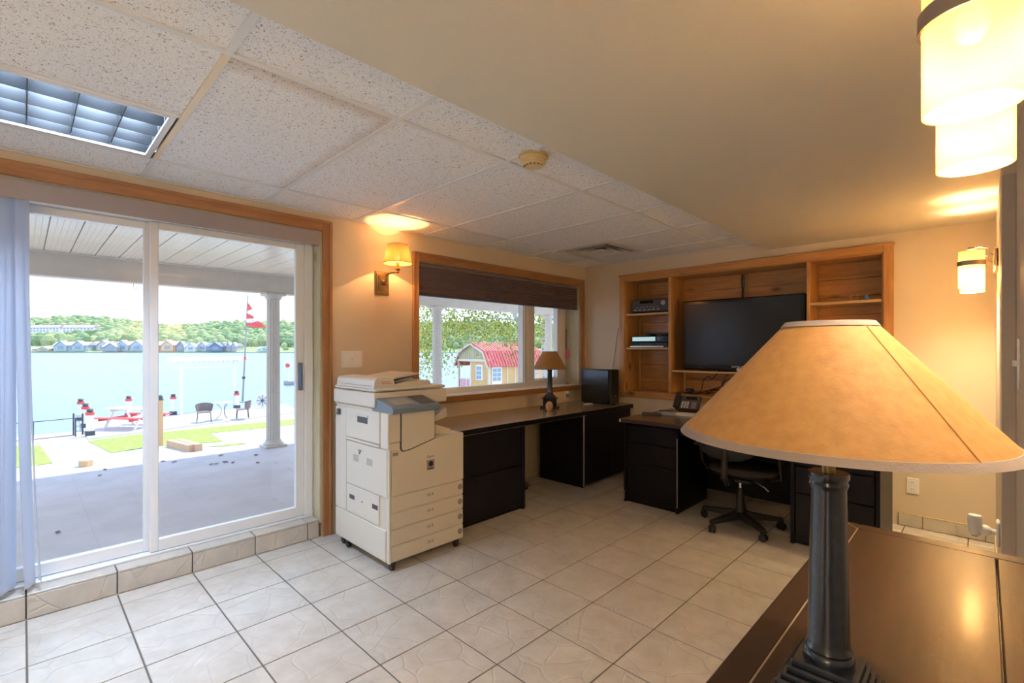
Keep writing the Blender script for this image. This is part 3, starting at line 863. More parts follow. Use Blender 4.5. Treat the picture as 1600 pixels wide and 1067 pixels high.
hc = thing('hanging_cable', (1.70, YB + .28, 1.9), 'dark cable bundle hanging behind the top of the television', 'cables')
for k in range(3):
    x = 1.70 + .016 * k
    part('cable', MB().tube(wiggle((x, YB + .295, 2.10), (x + .008, YB + .27, 1.80), 4, .006, 70 + k), .006, 6), (m_blackp, m_dgrey, m_mgrey)[k], hc)
obj('blue_trinket', MB().lathe([(.0, 0), (.018, 0), (.020, .02), (.010, .042), (0, .05)], (2.745, YB + .07, 1.7575), 12), m_blue,
    'small blue trinket on the right pine shelf', 'trinket', org=(2.745, YB + .07, 1.7575))
obj('wire_loop', MB().tube([(2.66 + .025 * math.cos(t * .5), YB + .09, 1.792 + .034 * math.sin(t * .5)) for t in range(-2, 12)], .0015, 5), m_steel,
    'thin wire loop standing on the right pine shelf', 'wire', org=(2.66, YB + .09, 1.758))

# ------------------------------------------------------------------ photocopier
cx0, cx1, cy0, cy1 = .165, .862, 1.550, 2.132
cp = thing('photocopier', (.51, 1.84, 0), 'large cream office photocopier beside the patio door', 'photocopier')
part('lower_body', MB().box((cx0, cy0 + .004, .052), (cx1 - .008, cy1, .785), .006), m_copier, cp)
part('upper_body', MB().box((cx0, cy0 + .003, .785), (cx1 - .004, 1.895, .985), .006).box((cx0, 1.890, .785), (.42, cy1 - .01, .985), .006), m_copier, cp, fix=False)
part('output_bed', MB().prism([(1.885, .783), (1.885, .872), (1.96, .845), (2.062, .812), (2.075, .783)], 0, .40, .80), m_copier2, cp)
part('output_tray', MB().prism([(1.900, .835), (1.900, .848), (2.095, .945), (2.100, .890), (2.085, .880)], 0, .34, .72), m_copier2, cp)
part('paper_stop', MB().prism([(1.905, .856), (1.910, .900), (2.06, .930), (2.055, .925)], 0, .42, .64), m_mgrey, cp)
# front
for a, b in ((.060, .1525), (.1585, .2555), (.2625, .3565), (.3635, .4585)):
    d = part('paper_drawer', MB().box((cx1 - .012, cy0 + .018, a), (cx1, cy1 - .002, b), .004), m_copier, cp)
    zc = (a + b) / 2
    part('size_dial', MB().lathe([(0, .004), (.0185, .004), (.0195, 0)], (cx1, 2.102, zc + .004), 20, axis=0), m_mgrey, d)
    for q in range(4):
        part('size_mark', MB().box((cx1 - .001, 1.826 + q * .014, zc - .004), (cx1 + .0008, 1.834 + q * .014, zc + .014)), m_mgrey if q % 2 else m_steel, d)
part('corner_post', MB().box((cx1 - .03, cy0, .052), (cx1 - .001, cy0 + .0165, .742), .004), m_copier2, cp)
fcv = part('front_cover', MB().prism([(cy0 + .018, .466), (cy1 - .002, .466), (cy1 - .002, .782), (1.990, .790), (1.892, .772), (1.700, .726), (1.640, .722), (1.630, .735), (cy0 + .018, .738)], 0, cx1 - .012, cx1), m_copier, cp, smooth=20)
td = part('toner_door', MB().prism([(1.638, .970), (1.638, .745), (1.645, .733), (1.662, .731), (1.710, .738), (1.882, .779), (1.884, .970)], 0, cx1 - .010, cx1 + .006), m_copier, cp, smooth=20)
part('door_gap', MB().prism([(1.631, .972), (1.631, .743), (1.640, .727), (1.662, .7245), (1.712, .732), (1.889, .775), (1.889, .972)], 0, cx1 - .008, cx1 + .0008), m_dgrey, td, smooth=0)
part('logo_plate', MB().box((cx1 - .001, 1.826, .576), (cx1 + .001, 1.886, .640)), m_mgrey, fcv)
part('logo_emblem', MB().lathe([(0, .0025), (.018, .0025), (.018, 0)], (cx1, 1.858, .614), 16, axis=0).box((cx1 - .0005, 1.836, .580), (cx1 + .0018, 1.876, .586)), m_blackp, fcv)
lettering('Canon', .022, m_dgrey, fcv, EX(1.856, .656, cx1 + .0003))
part('badge', MB().box((cx1 - .001, 1.575, .706), (cx1 + .001, 1.615, .726)), m_mgrey, fcv)
part('control_console', MB().prism([(.66, .968), (.66, 1.048), (.70, 1.048), (.885, 1.008), (.905, .995), (.905, .975), (.895, .966)], 1, cy0 + .002, 1.905), m_cgrey, cp, 'blue-grey control console', smooth=0)
part('console_screen', MB().prism([(.725, 1.0435), (.725, 1.0452), (.86, 1.0160), (.86, 1.0142)], 1, 1.60, 1.74), m_mgrey, cp, smooth=0)
part('console_keypad', MB().prism([(.715, 1.0455), (.715, 1.0476), (.87, 1.0142), (.87, 1.0120)], 1, 1.775, 1.885), m_dgrey, cp, smooth=0)
# scanner and feeder
part('scanner_unit', MB().box((.145, cy0 - .010, .988), (.702, 2.112, 1.082), .006), m_copier2, cp)
part('platen_cover', MB().box((.150, cy0 - .006, 1.087), (.700, 2.105, 1.108), .008), m_copier2, cp)
ad = part('document_feeder', MB().prism([(cy0 - .004, 1.108), (cy0 + .004, 1.160), (cy0 + .018, 1.172), (1.67, 1.178), (1.686, 1.172), (1.702, 1.108)], 0, .180, .688), m_copier2, cp, smooth=20)
part('feeder_lid_line', MB().box((.24, cy0 - .0055, 1.122), (.66, cy0 - .002, 1.1245)), m_mgrey, ad)
for q in range(2):
    for k in range(4):
        part('red_mark', MB().box((.687, 1.60 + k * .018 + q * .006, 1.146 - q * .012), (.6888, 1.613 + k * .018 + q * .006, 1.151 - q * .012)), m_redink, ad)
part('feed_tray', MB().prism([(1.67, 1.150), (1.67, 1.162), (1.92, 1.196), (1.935, 1.192), (1.93, 1.184)], 0, .26, .62), m_copier2, cp)
part('feed_tray', MB().prism([(1.69, 1.128), (1.69, 1.138), (1.88, 1.172), (1.885, 1.165)], 0, .24, .64), m_mgrey, cp)
part('feeder_bed', MB().prism([(1.70, 1.108), (1.70, 1.122), (1.80, 1.140), (1.99, 1.142), (2.01, 1.108)], 0, .24, .66), m_copier2, cp)
# left side (looks to the patio door)
def sidep(name, x0, x1, z0, z1, mat=m_copier2, pr=.006): return part(name, MB().box((x0, cy0 - pr, z0), (x1, cy0 + .010, z1), .003), mat, cp)
sidep('base_side_panel', cx0 + .002, cx1 - .032, .058, .252)
hp = sidep('lower_side_door', .330, .752, .262, .446)
up = sidep('upper_side_door', .330, .845, .452, .742)
fd = sidep('bypass_door', .328, .766, .768, .966, m_copier2, .010)
sidep('rear_side_strip', cx0 + .002, .322, .258, .960)
sidep('front_side_strip', .772, cx1 - .004, .748, .962)
part('bypass_tray_edge', MB().box((.325, cy0 - .012, .748), (.76, cy0 + .002, .764), .003), m_copier2, cp)
for a in (.372, .672):
    part('recessed_grip', MB().box((a, cy0 - .0065, .355), (a + .07, cy0 - .002, .384)), m_dgrey, hp)
part('lock_hole', MB().lathe([(0, -.0075), (.006, -.0075), (.006, 0)], (.545, cy0, .366), 10, axis=1), m_dgrey, hp)
part('recessed_grip', MB().box((.488, cy0 - .0105, .880), (.622, cy0 - .002, .922)), m_dgrey, fd)
part('grip_lip', MB().box((.480, cy0 - .016, .920), (.630, cy0 - .004, .934), .003), m_copier2, fd)
for a in (.425, .603):
    for k in range(7):
        part('vent_slot', MB().box((a, cy0 - .0065, .618 + k * .0065), (a + .072, cy0 - .003, .6212 + k * .0065)), m_mgrey, up)
part('release_latch', MB().prism([(.50, .700), (.535, .700), (.512, .672)], 1, cy0 - .012, cy0 - .004), m_mgrey, up)
part('rear_bracket', MB().box((.105, cy0 + .02, .965), (cx0 + .01, 1.90, 1.04), .008), M('grey-green plastic', (0.50, 0.56, 0.53), 0.4), cp)
part('power_socket', MB().box((.205, cy0 - .018, .905), (.245, cy0 - .002, .945), .004), m_dgrey, cp)
part('power_cord', MB().tube([(.205, cy0 - .010, .915), (.170, cy0 - .012, .90), (.150, cy0 + .01, .82), (.145, cy0 + .03, .72), (.15, cy0 + .08, .60)], .005), m_mgrey, cp)
for x, y in ((.835, 1.585), (.835, 2.085), (.235, 1.575), (.235, 2.085), (.32, 1.565)):
    c = part('caster', MB().lathe([(0, -.011), (.021, -.011), (.023, -.006), (.023, .006), (.021, .011), (0, .011)], (x, y, .0235), 16, axis=1), m_blackp, cp)
    part('caster_fork', MB().box((x - .020, y - .016, .030), (x + .020, y + .016, .053), .004), m_blackp, c)

# ------------------------------------------------------------------ black credenza along the window wall
KX, KZ = .635, .750
cr1 = thing('file_cabinet', (.3, 2.6, 0), 'black two-drawer lateral file under the long worktop beside the photocopier', 'file cabinet')
part('body', MB().box((.02, 2.17, .0), (KX - .022, 3.0, KZ - .0450), .003), m_black, cr1)
part('end_panel', MB().box((KX - .021, 2.965, .0), (KX + .004, 3.0, KZ - .0450), .003), m_black, cr1)
for a, b in ((.03, .372), (.378, .698)):
    part('drawer_front', MB().box((KX - .020, 2.18, a), (KX, 2.962, b), .004), m_black, cr1)
part('lock', MB().lathe([(0, .004), (.008, .004), (.009, 0)], (KX, 2.925, .655), 12, axis=0), m_chrome, cr1)
part('lock', MB().lathe([(0, .003), (.004, .003), (.005, 0)], (KX, 2.52, .675), 10, axis=0), m_chrome, cr1)
cr2 = thing('storage_cabinet', (.3, 4.2, 0), 'black two-door cabinet under the worktop in the far corner', 'cabinet')
part('body', MB().box((.08, 3.853, .02), (KX - .02, 4.72, KZ - .0450), .003), m_black, cr2)
part('end_panel', MB().box((.075, 3.832, .0), (KX + .002, 3.852, KZ - .0450), .002), m_black, cr2)
part('edge_strip', MB().box((KX + .002, 3.831, .01), (KX + .005, 3.853, KZ - .047), .001), m_mgrey, cr2)
for a, b in ((3.857, 4.285), (4.29, 4.715)):
    part('door', MB().box((KX - .019, a, .03), (KX, b, KZ - .05), .003), m_black, cr2)
wt = thing('worktop', (.3, 3.4, KZ), 'long brown glossy worktop with black edge under the window', 'worktop')
part('top_board', MB().box((.003, 2.165, KZ - .044), (KX + .010, 4.745, KZ), .003), m_top, wt)
part('edge_band', MB().box((KX + .010, 2.165, KZ - .044), (KX + .020, 4.745, KZ - .002), .003), m_black, wt)
part('metal_strip', MB().box((KX + .0200, 2.20, KZ - .044), (KX + .0215, 3.85, KZ - .039)), m_steel, wt)
cf = thing('floor_cables', (.2, 3.2, 0), 'loose black power cables on the floor under the worktop', 'cables')
part('cable', MB().tube(wiggle((.06, 3.05, .42), (.14, 3.35, .006), 5, .03, 3), .005, 6), m_blackp, cf)
part('cable', MB().tube(wiggle((.06, 3.07, .40), (.22, 3.45, .006), 5, .035, 4), .004, 6), m_blackp, cf)
loop = []
for t in range(40):
    loop.append((.20 + (.09 + .03 * math.sin(t * .9)) * math.cos(t * .55), 3.30 + (.16 + .05 * math.cos(t * .7)) * math.sin(t * .55), .008 + .028 * abs(math.sin(t * .37))))
part('cable', MB().tube(loop, .005, 6), m_blackp, cf)
part('power_bar', MB().box((.12, 3.12, .001), (.17, 3.36, .035), .006), m_dgrey, cf)
obj('paper_scrap', MB().box((.0, .0, 0), (.05, .018, .004), .001, Matrix.Translation((.90, 4.02, .0005)) @ Matrix.Rotation(.4, 4, 'Z')), m_paper, 'small white scrap on the floor tiles by the desk', 'scrap', org=(.90, 4.02, 0))

# column table lamps
def column_lamp(name, loc, label, base, colh, r0, r1, shade_r, shade_t, zb_, zt_, seam=True):
    """base: list of (half side, height); the shade runs from zb_ to zt_ above the foot"""
    x, y, z = loc
    t = thing(name, loc, label, 'table lamp')
    b = MB(); h = z
    for s, dh in base:
        b.box((x - s, y - s, h), (x + s, y + s, h + dh), min(.004, dh * .3)); h += dh
    part('plinth', b, m_navy, t, fix=False)
    k = r0 / .032
    prof = [(r0 * 1.18, h), (r0 * 1.22, h + .006 * k), (r0 * 1.18, h + .012 * k), (r0 * 1.08, h + .015 * k), (r0 * 1.12, h + .020 * k), (r0 * 1.04, h + .026 * k), (r0, h + .032 * k)]
    prof += [(r1, h + colh - .030 * k), (r1 * 1.05, h + colh - .026 * k), (r1 * 1.13, h + colh - .020 * k), (r1 * 1.06, h + colh - .014 * k), (r1 * 1.18, h + colh - .008 * k), (r1 * 1.16, h + colh)]
    part('column', MB().lathe([(0, h)] + prof + [(0, h + colh)], (x, y, 0), 40), m_navy, t)
    part('socket', MB().lathe([(.011, h + colh), (.011, h + colh + .03), (.017, h + colh + .034), (.017, h + colh + .075), (.012, h + colh + .08), (0, h + colh + .08)], (x, y, 0), 16), m_brass, t)
    part('bulb', MB().sphere((x, y, h + colh + .12), .027, 12, 8, (1, 1, 1.4)), M('opal bulb', (0.8, 0.78, 0.72), 0.3), t)
    hp_ = []
    for q in range(13):
        a = PI * q / 12
        hp_.append((x + .045 * math.cos(a) * (1 if q not in (0, 12) else .4), y, h + colh + .03 + (z + zt_ - .008 - h - colh - .03) * math.sin(a)))
    part('harp', MB().tube(hp_, .002, 6), m_brass, t)
    n = 72
    s = part('lamp_shade', MB().shell([(shade_r, z + zb_), (shade_t, z + zt_), (shade_t - .003, z + zt_), (shade_r - .003, z + zb_), (shade_r, z + zb_)], (x, y, 0), n), m_parch, t, 'tan parchment cone shade', fix=True)
    tr = .010 * k if k < 1.4 else .012
    sl = (shade_r - shade_t) / (zt_ - zb_)
    part('bottom_band', MB().shell([(shade_r + .0015, z + zb_ - .001), (shade_r + .0015 - sl * tr, z + zb_ + tr), (shade_r - .004 - sl * tr, z + zb_ + tr), (shade_r - .004, z + zb_ - .001), (shade_r + .0015, z + zb_ - .001)], (x, y, 0), n), m_band, s)
    part('top_band', MB().shell([(shade_t + .0015 + sl * tr * .8, z + zt_ - tr * .8), (shade_t + .0015, z + zt_ + .001), (shade_t - .004, z + zt_ + .001), (shade_t - .004 + sl * tr * .8, z + zt_ - tr * .8), (shade_t + .0015 + sl * tr * .8, z + zt_ - tr * .8)], (x, y, 0), n), m_band, s)
    part('spider', MB().tube([(x - shade_t + .002, y, z + zt_ - .006), (x + shade_t - .002, y, z + zt_ - .006)], .0018, 6).tube([(x, y - shade_t + .002, z + zt_ - .006), (x, y + shade_t - .002, z + zt_ - .006)], .0018, 6), m_brass, s)
    if seam:
        a = -.62
        d0 = Vector((math.cos(a), math.sin(a), 0))
        p0 = Vector((x, y, z + zb_ + tr)) + d0 * (shade_r - sl * tr + .0006); p1 = Vector((x, y, z + zt_ - tr)) + d0 * (shade_t + sl * tr + .0006)
        part('seam', MB().tube([p0, p1], .0010, 4), M('seam brown', (0.33, 0.17, 0.05), 0.7), s)
    return t
lb = (3.228, 1.004, .7510)
column_lamp('table_lamp', lb, 'big lamp with wide tan cone shade and navy column in the foreground',
            [(.076, .016), (.069, .010), (.062, .010), (.055, .012), (.049, .012)], .330, .0325, .027, .247, .066, .452, .656)
column_lamp('table_lamp', (.245, 3.794, KZ + .0005), 'small tan-shaded lamp with black column standing on the worktop by the window',
            [(.072, .022), (.052, .075), (.064, .012), (.048, .016), (.036, .018)], .260, .029, .024, .176, .074, .402, .582, seam=False)
obj('painted_stone', MB().sphere((.385, 3.62, KZ + .046), .05, 16, 12, (.55, .95, 1.0)), m_stone, 'rounded pinkish stone leaning at the foot of the small lamp', 'stone', org=(.385, 3.62, KZ))
obj('white_tray', MB().box((.30, 4.30, KZ + .001), (.345, 4.42, KZ + .012), .003), m_paper, 'small white strip lying on the worktop before the speaker', 'tray', org=(.32, 4.36, KZ))

sp = thing('subwoofer', (.36, 4.53, KZ), 'glossy black subwoofer box on the worktop in the room corner', 'speaker')
part('cabinet', MB().box((.160, 4.440, KZ + .008), (.535, 4.615, KZ + .385), .012), m_speaker, sp)
part('front_grille', MB().box((.535, 4.446, KZ + .010), (.556, 4.609, KZ + .383), .010), m_blackp, sp)
part('control_knob', MB().lathe([(0, .010), (.010, .010), (.011, 0)], (.556, 4.53, KZ + .09), 14, axis=0), m_dgrey, sp)
for x in (.20, .50):
    for y in (4.47, 4.585):
        part('foot', MB().lathe([(.012, KZ + .0005), (.012, KZ + .010)], (x, y, 0), 10), m_blackp, sp)
obj('speaker_wire', MB().tube(wiggle((.385, YB - .006, 1.14), (.460, YB - .006, 1.60), 4, .012, 90), .0022, 5), m_dgrey, 'thin dark wire running up the wall behind the subwoofer', 'wire', org=(.4, YB, 1.1))
wp = MB().box((.05, YB - .006, .80), (.12, YB, .92), .002)
wo = thing('wall_outlet', (.0, 4.40, .84), 'pale outlet on the wall below the window near the subwoofer', 'outlet')
part('plate', MB().box((.0005, 4.345, .785), (.007, 4.42, .90), .002), m_whitep, wo)
part('plug', MB().box((.007, 4.36, .80), (.035, 4.405, .845), .004), m_mgrey, wo)

# wall switch
sw = thing('light_switch', (0, 1.75, 1.28), 'white three-gang switch plate between patio door and window', 'light switch')
part('plate', MB().box((.0005, 1.668, 1.218), (.006, 1.836, 1.345), .002), m_whitep, sw)
for k, y in enumerate((1.702, 1.752, 1.802)):
    part('rocker', MB().box((.006, y - .016, 1.248), (.009, y + .016, 1.316), .002), m_white, sw)
part('toggle', MB().box((.009, 1.746, 1.275), (.018, 1.758, 1.30), .002), m_white, sw)

# pleated sconce
m_pl = glow('lit pleated silk', (1.0, 0.40, 0.06), 0.16, (0.62, 0.33, 0.09), see=0.08)
px_, py_ = .185, 2.036
pcn = thing('wall_sconce', (0, 2.0, 1.88), 'brass wall lamp with lit pleated shade between door and window', 'wall lamp')
part('back_plate', MB().box((.0005, 1.942, 1.786), (.010, 2.066, 1.975), .003).box((.010, 1.952, 1.798), (.018, 2.056, 1.963), .004).box((.018, 1.966, 1.815), (.026, 2.042, 1.946), .005), m_brass, pcn, fix=False)
part('boss', MB().lathe([(0, .026), (.020, .026), (.020, .040), (.012, .052), (0, .055)], (0, 2.004, 1.885), 16, axis=0), m_brass, pcn)
part('arm', MB().tube([(.05, 2.004, 1.885), (.075, 2.004, 1.912), (.075, 2.005, 1.940), (.11, 2.016, 1.953), (.16, 2.030, 1.956), (px_, py_, 1.956)], .007, 8), m_brass, pcn)
part('elbow', MB().sphere((px_, py_, 1.956), .012, 12, 8), m_brass, pcn)
part('candle_cup', MB().lathe([(0, 1.962), (.010, 1.962), (.019, 1.976), (.019, 1.984), (.013, 1.990), (.013, 2.030), (0, 2.030)], (px_, py_, 0), 16), m_brass, pcn)
part('bulb', MB().sphere((px_, py_, 2.055), .016, 12, 8, (1, 1, 1.5)), glow('lit bulb', (1.0, 0.72, 0.35), 2.0), pcn)
s = part('lamp_shade', MB().shell([(.106, 2.022), (.078, 2.165)], (px_, py_, 0), 84, pleat=.0022, np=1), m_pl, pcn, 'lit amber pleated shade', smooth=0)
part('bottom_rim', MB().shell([(.107, 2.020), (.109, 2.020), (.108, 2.026), (.106, 2.026), (.107, 2.020)], (px_, py_, 0), 48), M('amber trim', (0.5, 0.26, 0.07), 0.7), s)
part('top_rim', MB().shell([(.078, 2.162), (.081, 2.162), (.080, 2.167), (.078, 2.167), (.078, 2.162)], (px_, py_, 0), 48), M('amber trim top', (0.5, 0.26, 0.07), 0.7), s)
lamp_light('bulb_light', (px_, py_, 2.085), 3.6, (1.0, 0.58, 0.22), pcn, radius=.006)

# cylinder sconces, two lights on each fixture
m_opal = glow('lit opal glass', (1.0, 0.60, 0.22), 0.22, (0.85, 0.70, 0.45), see=0.22)
m_tint = M('warm steel', (0.42, 0.36, 0.32), 0.3, metal=1.0)
def double_sconce(xw, xc, y1, y2, zc, r, hgt, label, power, col=(1.0, 0.75, 0.44)):
    ym = (y1 + y2) / 2
    t = thing('wall_sconce', (xw, ym, zc), label, 'wall lamp', 'two-light glass sconces on the right wall')
    part('back_plate', MB().box((xw - .020, y1 - .05, zc + .0), (xw - .0005, y2 + .05, zc + .11), .006), m_tint, t)
    for y in (y1, y2):
        zb_, zt_ = zc - hgt * .5, zc + hgt * .5
        g = part('glass_shade', MB().shell([(r, zb_), (r, zt_), (r - .004, zt_), (r - .004, zb_), (r, zb_)], (xc, y, 0), 40), m_opal, t, 'glowing opal glass cylinder')
        part('metal_band', MB().shell([(r + .001, zc + hgt * .10), (r + .005, zc + hgt * .10), (r + .005, zc + hgt * .23), (r + .001, zc + hgt * .23), (r + .001, zc + hgt * .10)], (xc, y, 0), 40), m_tint, g)
        part('arm', MB().tube([(xw - .018, y, zc + .075), (xc + r + .012, y, zc + .085), (xc + r + .014, y, zt_ + .010), (xc + r - .02, y, zt_ + .022), (xc, y, zt_ + .018)], .005, 8), m_tint, t)
        part('cap', MB().lathe([(0, zt_ + .024), (.018, zt_ + .024), (.018, zt_ + .012), (0, zt_ + .012)], (xc, y, 0), 16), m_tint, t)
        part('bulb', MB().sphere((xc, y, zc + .02), .022, 12, 8, (1, 1, 1.4)), glow('lit sconce bulb', (1.0, 0.78, 0.42), 5.0), t)
        lamp_light('bulb_light', (xc, y, zc - .04), power, col, t, radius=.045)
    return t
double_sconce(XR, 3.412, 1.00, 1.33, 1.830, .058, .215, 'nearest glass sconce with steel bands at the top right', 9, (1.0, 0.82, 0.58))
double_sconce(XRF, 3.375, 3.94, 4.27, 1.830, .058, .215, 'far glass sconce on the right wall near the bookcase', 22)

def fill_sconce(y):  # added fixture out of view, there to fill the room with light
    return double_sconce(XR, 3.425, y, y + .33, 1.830, .058, .215, 'unseen sconce added as fill light on the right wall behind the viewpoint', 68, (1.0, 0.95, 0.89))
fill_sconce(-1.35)

# pink swatter on the window lining
fs_ = thing('fly_swatter', (-.19, WY1 - .010, 1.3), 'pink plastic swatter hanging on the rough board beside the window', 'fly swatter')
part('paddle', MB().prism([(-.19 + .056 * math.sin(t * PI / 9) * (1 if math.cos(t * PI / 9) < .2 else .86), 1.300 - .066 * math.cos(t * PI / 9 + PI)) for t in range(18)], 1, WY1 - .016, WY1 - .011), m_pink, fs_)
part('handle', MB().tube([(-.19, WY1 - .013, 1.355), (-.19, WY1 - .013, 1.50), (-.187, WY1 - .013, 1.60)], .005, 6), m_dgrey, fs_)
part('hook', MB().tube([(-.187, WY1 - .008, 1.605), (-.187, WY1 - .022, 1.60)], .003, 6), m_steel, fs_)
obj('red_cap', MB().lathe([(0, 0), (.018, 0), (.018, .010), (.012, .014), (0, .014)], (-.10, 4.53, WZ0 + .0005), 14), m_red, 'small red cap lying on the window sill end', 'cap', org=(-.10, 4.53, WZ0))

# ------------------------------------------------------------------ black desk in front of the bookcase
dk = thing('office_desk', (2.04, 4.1, 0), 'black double-pedestal desk with brown top below the bookcase', 'desk')
DZ = .742
def pedestal(x0, x1, left):
    part('pedestal', MB().box((x0, 3.792, .0), (x1, 4.36, DZ - .036), .003), m_black, dk)
    part('corner_post', MB().box((x0 - .002, 3.765, .0), (x0 + .022, 3.80, DZ - .036), .003), m_black, dk)
    part('corner_post', MB().box((x1 - .022, 3.765, .0), (x1 + .002, 3.80, DZ - .036), .003), m_black, dk)
    for a, b in ((.03, .355), (.361, .545), (.551, .69)) if not left else ((.03, .355), (.361, .53), (.536, .69)):
        part('drawer', MB().box((x0 + .025, 3.774, a), (x1 - .025, 3.795, b), .004), m_black, dk)
pedestal(1.130, 1.635, True)
pedestal(2.462, 2.962, False)
part('modesty_panel', MB().box((1.636, 4.335, .10), (2.461, 4.355, DZ - .036), .002), m_black, dk)
part('apron_rail', MB().box((1.636, 3.80, DZ - .10), (2.461, 3.82, DZ - .037), .002), m_black, dk)
part('desk_top', MB().box((1.105, 3.755, DZ - .034), (2.985, 4.735, DZ), .006), m_topx, dk)
part('top_edge', MB().box((1.100, 3.742, DZ - .036), (2.990, 3.756, DZ - .004), .005).box((1.098, 3.745, DZ - .036), (1.106, 4.735, DZ - .004), .003), m_edge, dk)
part('worn_corner', MB().box((1.099, 3.7405, DZ - .034), (1.112, 3.7425, DZ - .008)).box((1.6285, 3.7635, .05), (1.632, 3.766, .62)).box((1.134, 3.7635, .02), (1.137, 3.766, .10)), m_paper, dk, smooth=0)
ph = thing('desk_phone', (1.40, 4.48, DZ), 'black desk telephone with keypad on the desk below the bookcase', 'telephone')
mt = Matrix.Translation((1.40, 4.47, DZ + .070)) @ Matrix.Rotation(math.radians(8), 4, 'Z') @ Matrix.Rotation(math.radians(48), 4, 'X')
part('base', MB().box((-.105, -.06, -.004), (.115, .11, .022), .006, mt).box((1.31, 4.44, DZ + .002), (1.51, 4.56, DZ + .018), .005), m_blackp, ph, fix=False)
part('handset', MB().box((-.125, -.055, .018), (-.075, .125, .052), .012, mt), m_blackp, ph)
part('face_plate', MB().box((-.066, -.052, .020), (.108, .104, .0245), .002, mt), m_dgrey, ph)
for r in range(4):
    for c in range(3):
        part('key', MB().box((-.052 + c * .025, -.040 + r * .020, .0235), (-.034 + c * .025, -.028 + r * .020, .0275), .001, mt), m_paper, ph)
for r in range(4):
    part('key', MB().box((.040, -.040 + r * .020, .0235), (.085, -.030 + r * .020, .0265), .001, mt), m_mgrey, ph)
part('display', MB().box((-.02, .058, .0235), (.080, .090, .0262), .001, mt), m_blackg, ph)
part('curly_cord', MB().tube([(1.265 - .10 * math.sin(t * .12), 4.45 - .006 * t + .008 * math.cos(t * 2.2), DZ + .012 + .006 * math.sin(t * 2.2) + .0) for t in range(26)], .0035, 5), m_blackp, ph)
def small(name, a, b, z, rz, mat, label, cat, bev=.003):
    lx, ly, lz = b
    obj(name, MB().box((-lx / 2, -ly / 2, 0), (lx / 2, ly / 2, lz), bev, Matrix.Translation((a[0], a[1], z)) @ Matrix.Rotation(rz, 4, 'Z')), mat, label, cat, org=(a[0], a[1], z))
small('remote_control', (1.21, 4.15), (.20, .045, .020), DZ + .0005, .5, m_dgrey, 'dark remote control on the left of the black desk', 'remote')
small('stapler', (1.33, 4.20), (.16, .05, .028), DZ + .0005, .2, M('grey plastic', (0.35, 0.36, 0.40), 0.4), 'grey stapler-sized object on the black desk before the phone', 'stapler', .008)
small('note_pad', (1.47, 4.30), (.20, .11, .022), DZ + .0005, .15, m_paper, 'stack of white papers on the desk in front of the phone', 'papers', .002)
obj('blue_dome', MB().lathe([(.0, DZ + .001), (.10, DZ + .001), (.098, DZ + .04), (.080, DZ + .085), (.045, DZ + .11), (0, DZ + .118)], (1.69, 4.42, 0), 24), m_blue, 'rounded blue object on the desk half hidden by the big lampshade', 'desk item', org=(1.69, 4.42, DZ))

# office chair (its back to us)
ch = thing('office_chair', (2.10, 3.84, 0), 'black swivel chair on castors pushed into the desk', 'office chair')
hx, hy = 2.10, 3.84
part('hub', MB().lathe([(0, .065), (.036, .065), (.040, .12), (.030, .15), (.028, .24), (.021, .25), (.021, .30)], (hx, hy, 0), 20), m_blackp, ch)
part('gas_lift', MB().lathe([(.014, .29), (.014, .37)], (hx, hy, 0), 14), m_chrome, ch)
for k in range(5):
    a = math.radians(248 + 72 * k)
    d = Vector((math.cos(a), math.sin(a), 0)); n_ = Vector((-d.y, d.x, 0))
    o_ = Vector((hx, hy, 0))
    vsl = []
    for rr, wd, zl, zh in ((.02, .032, .068, .125), (.17, .026, .070, .105), (.295, .020, .066, .090)):
        for sgn, z in ((-1, zl), (1, zl), (.75, zh), (-.75, zh)):
            p_ = o_ + d * rr + n_ * wd * sgn; vsl.append((p_.x, p_.y, z))
    fsl = [(0, 1, 2, 3), (8, 11, 10, 9)] + [(b + i, b + (i + 1) % 4, b + 4 + (i + 1) % 4, b + 4 + i) for b in (0, 4) for i in range(4)]
    lg = part('leg', MB().add(vsl, fsl), m_blackp, ch)
    cpos = o_ + d * .285
    rot = Matrix.Translation((cpos.x, cpos.y, .028)) @ Matrix.Rotation(a + .6, 4, 'Z')
    cs_ = MB()
    for sgn in (-1, 1):
        cs_.lathe([(0, sgn * .008), (.026, sgn * .008), (.0275, sgn * .013), (.026, sgn * .022), (0, sgn * .022)], (0, 0, 0), 16, axis=1, mtx=rot)
    cs_.box((-.020, -.010, .004), (.020, .010, .042), .004, rot)
    part('caster', cs_, m_blackp, lg, fix=False)
def cushion(mb, c, sx, sy, sz, n=20, m=8, p=2.6, mtx=None):
    vs, fs = [], []
    for j in range(m + 1):
        v = -PI / 2 + PI * j / m
        for i in range(n):
            u = 2 * PI * i / n
            f = lambda t: math.copysign(abs(t) ** (2 / p), t)
            q = Vector((sx * f(math.cos(u)) * abs(math.cos(v)) ** (2 / p), sy * f(math.sin(u)) * abs(math.cos(v)) ** (2 / p), sz * f(math.sin(v))))
            if mtx is not None: q = mtx @ q
            vs.append((q.x + c[0], q.y + c[1], q.z + c[2]))
    for j in range(m):
        for i in range(n):
            k = (i + 1) % n
            fs.append((j * n + i, j * n + k, (j + 1) * n + k, (j + 1) * n + i))
    return mb.add(vs, fs)
part('seat_plate', MB().box((hx - .11, hy - .12, .365), (hx + .11, hy + .13, .392), .006), m_blackp, ch)
part('seat', cushion(MB(), (hx + .01, hy + .06, .437), .255, .245, .050), m_leather, ch, 'black leather seat cushion', smooth=60)
bm_ = Matrix.Rotation(math.radians(-6), 3, 'X')
part('backrest', cushion(MB(), (hx - .03, hy - .185, .745), .235, .045, .215, mtx=bm_), m_leather, ch, 'black leather backrest', smooth=60)
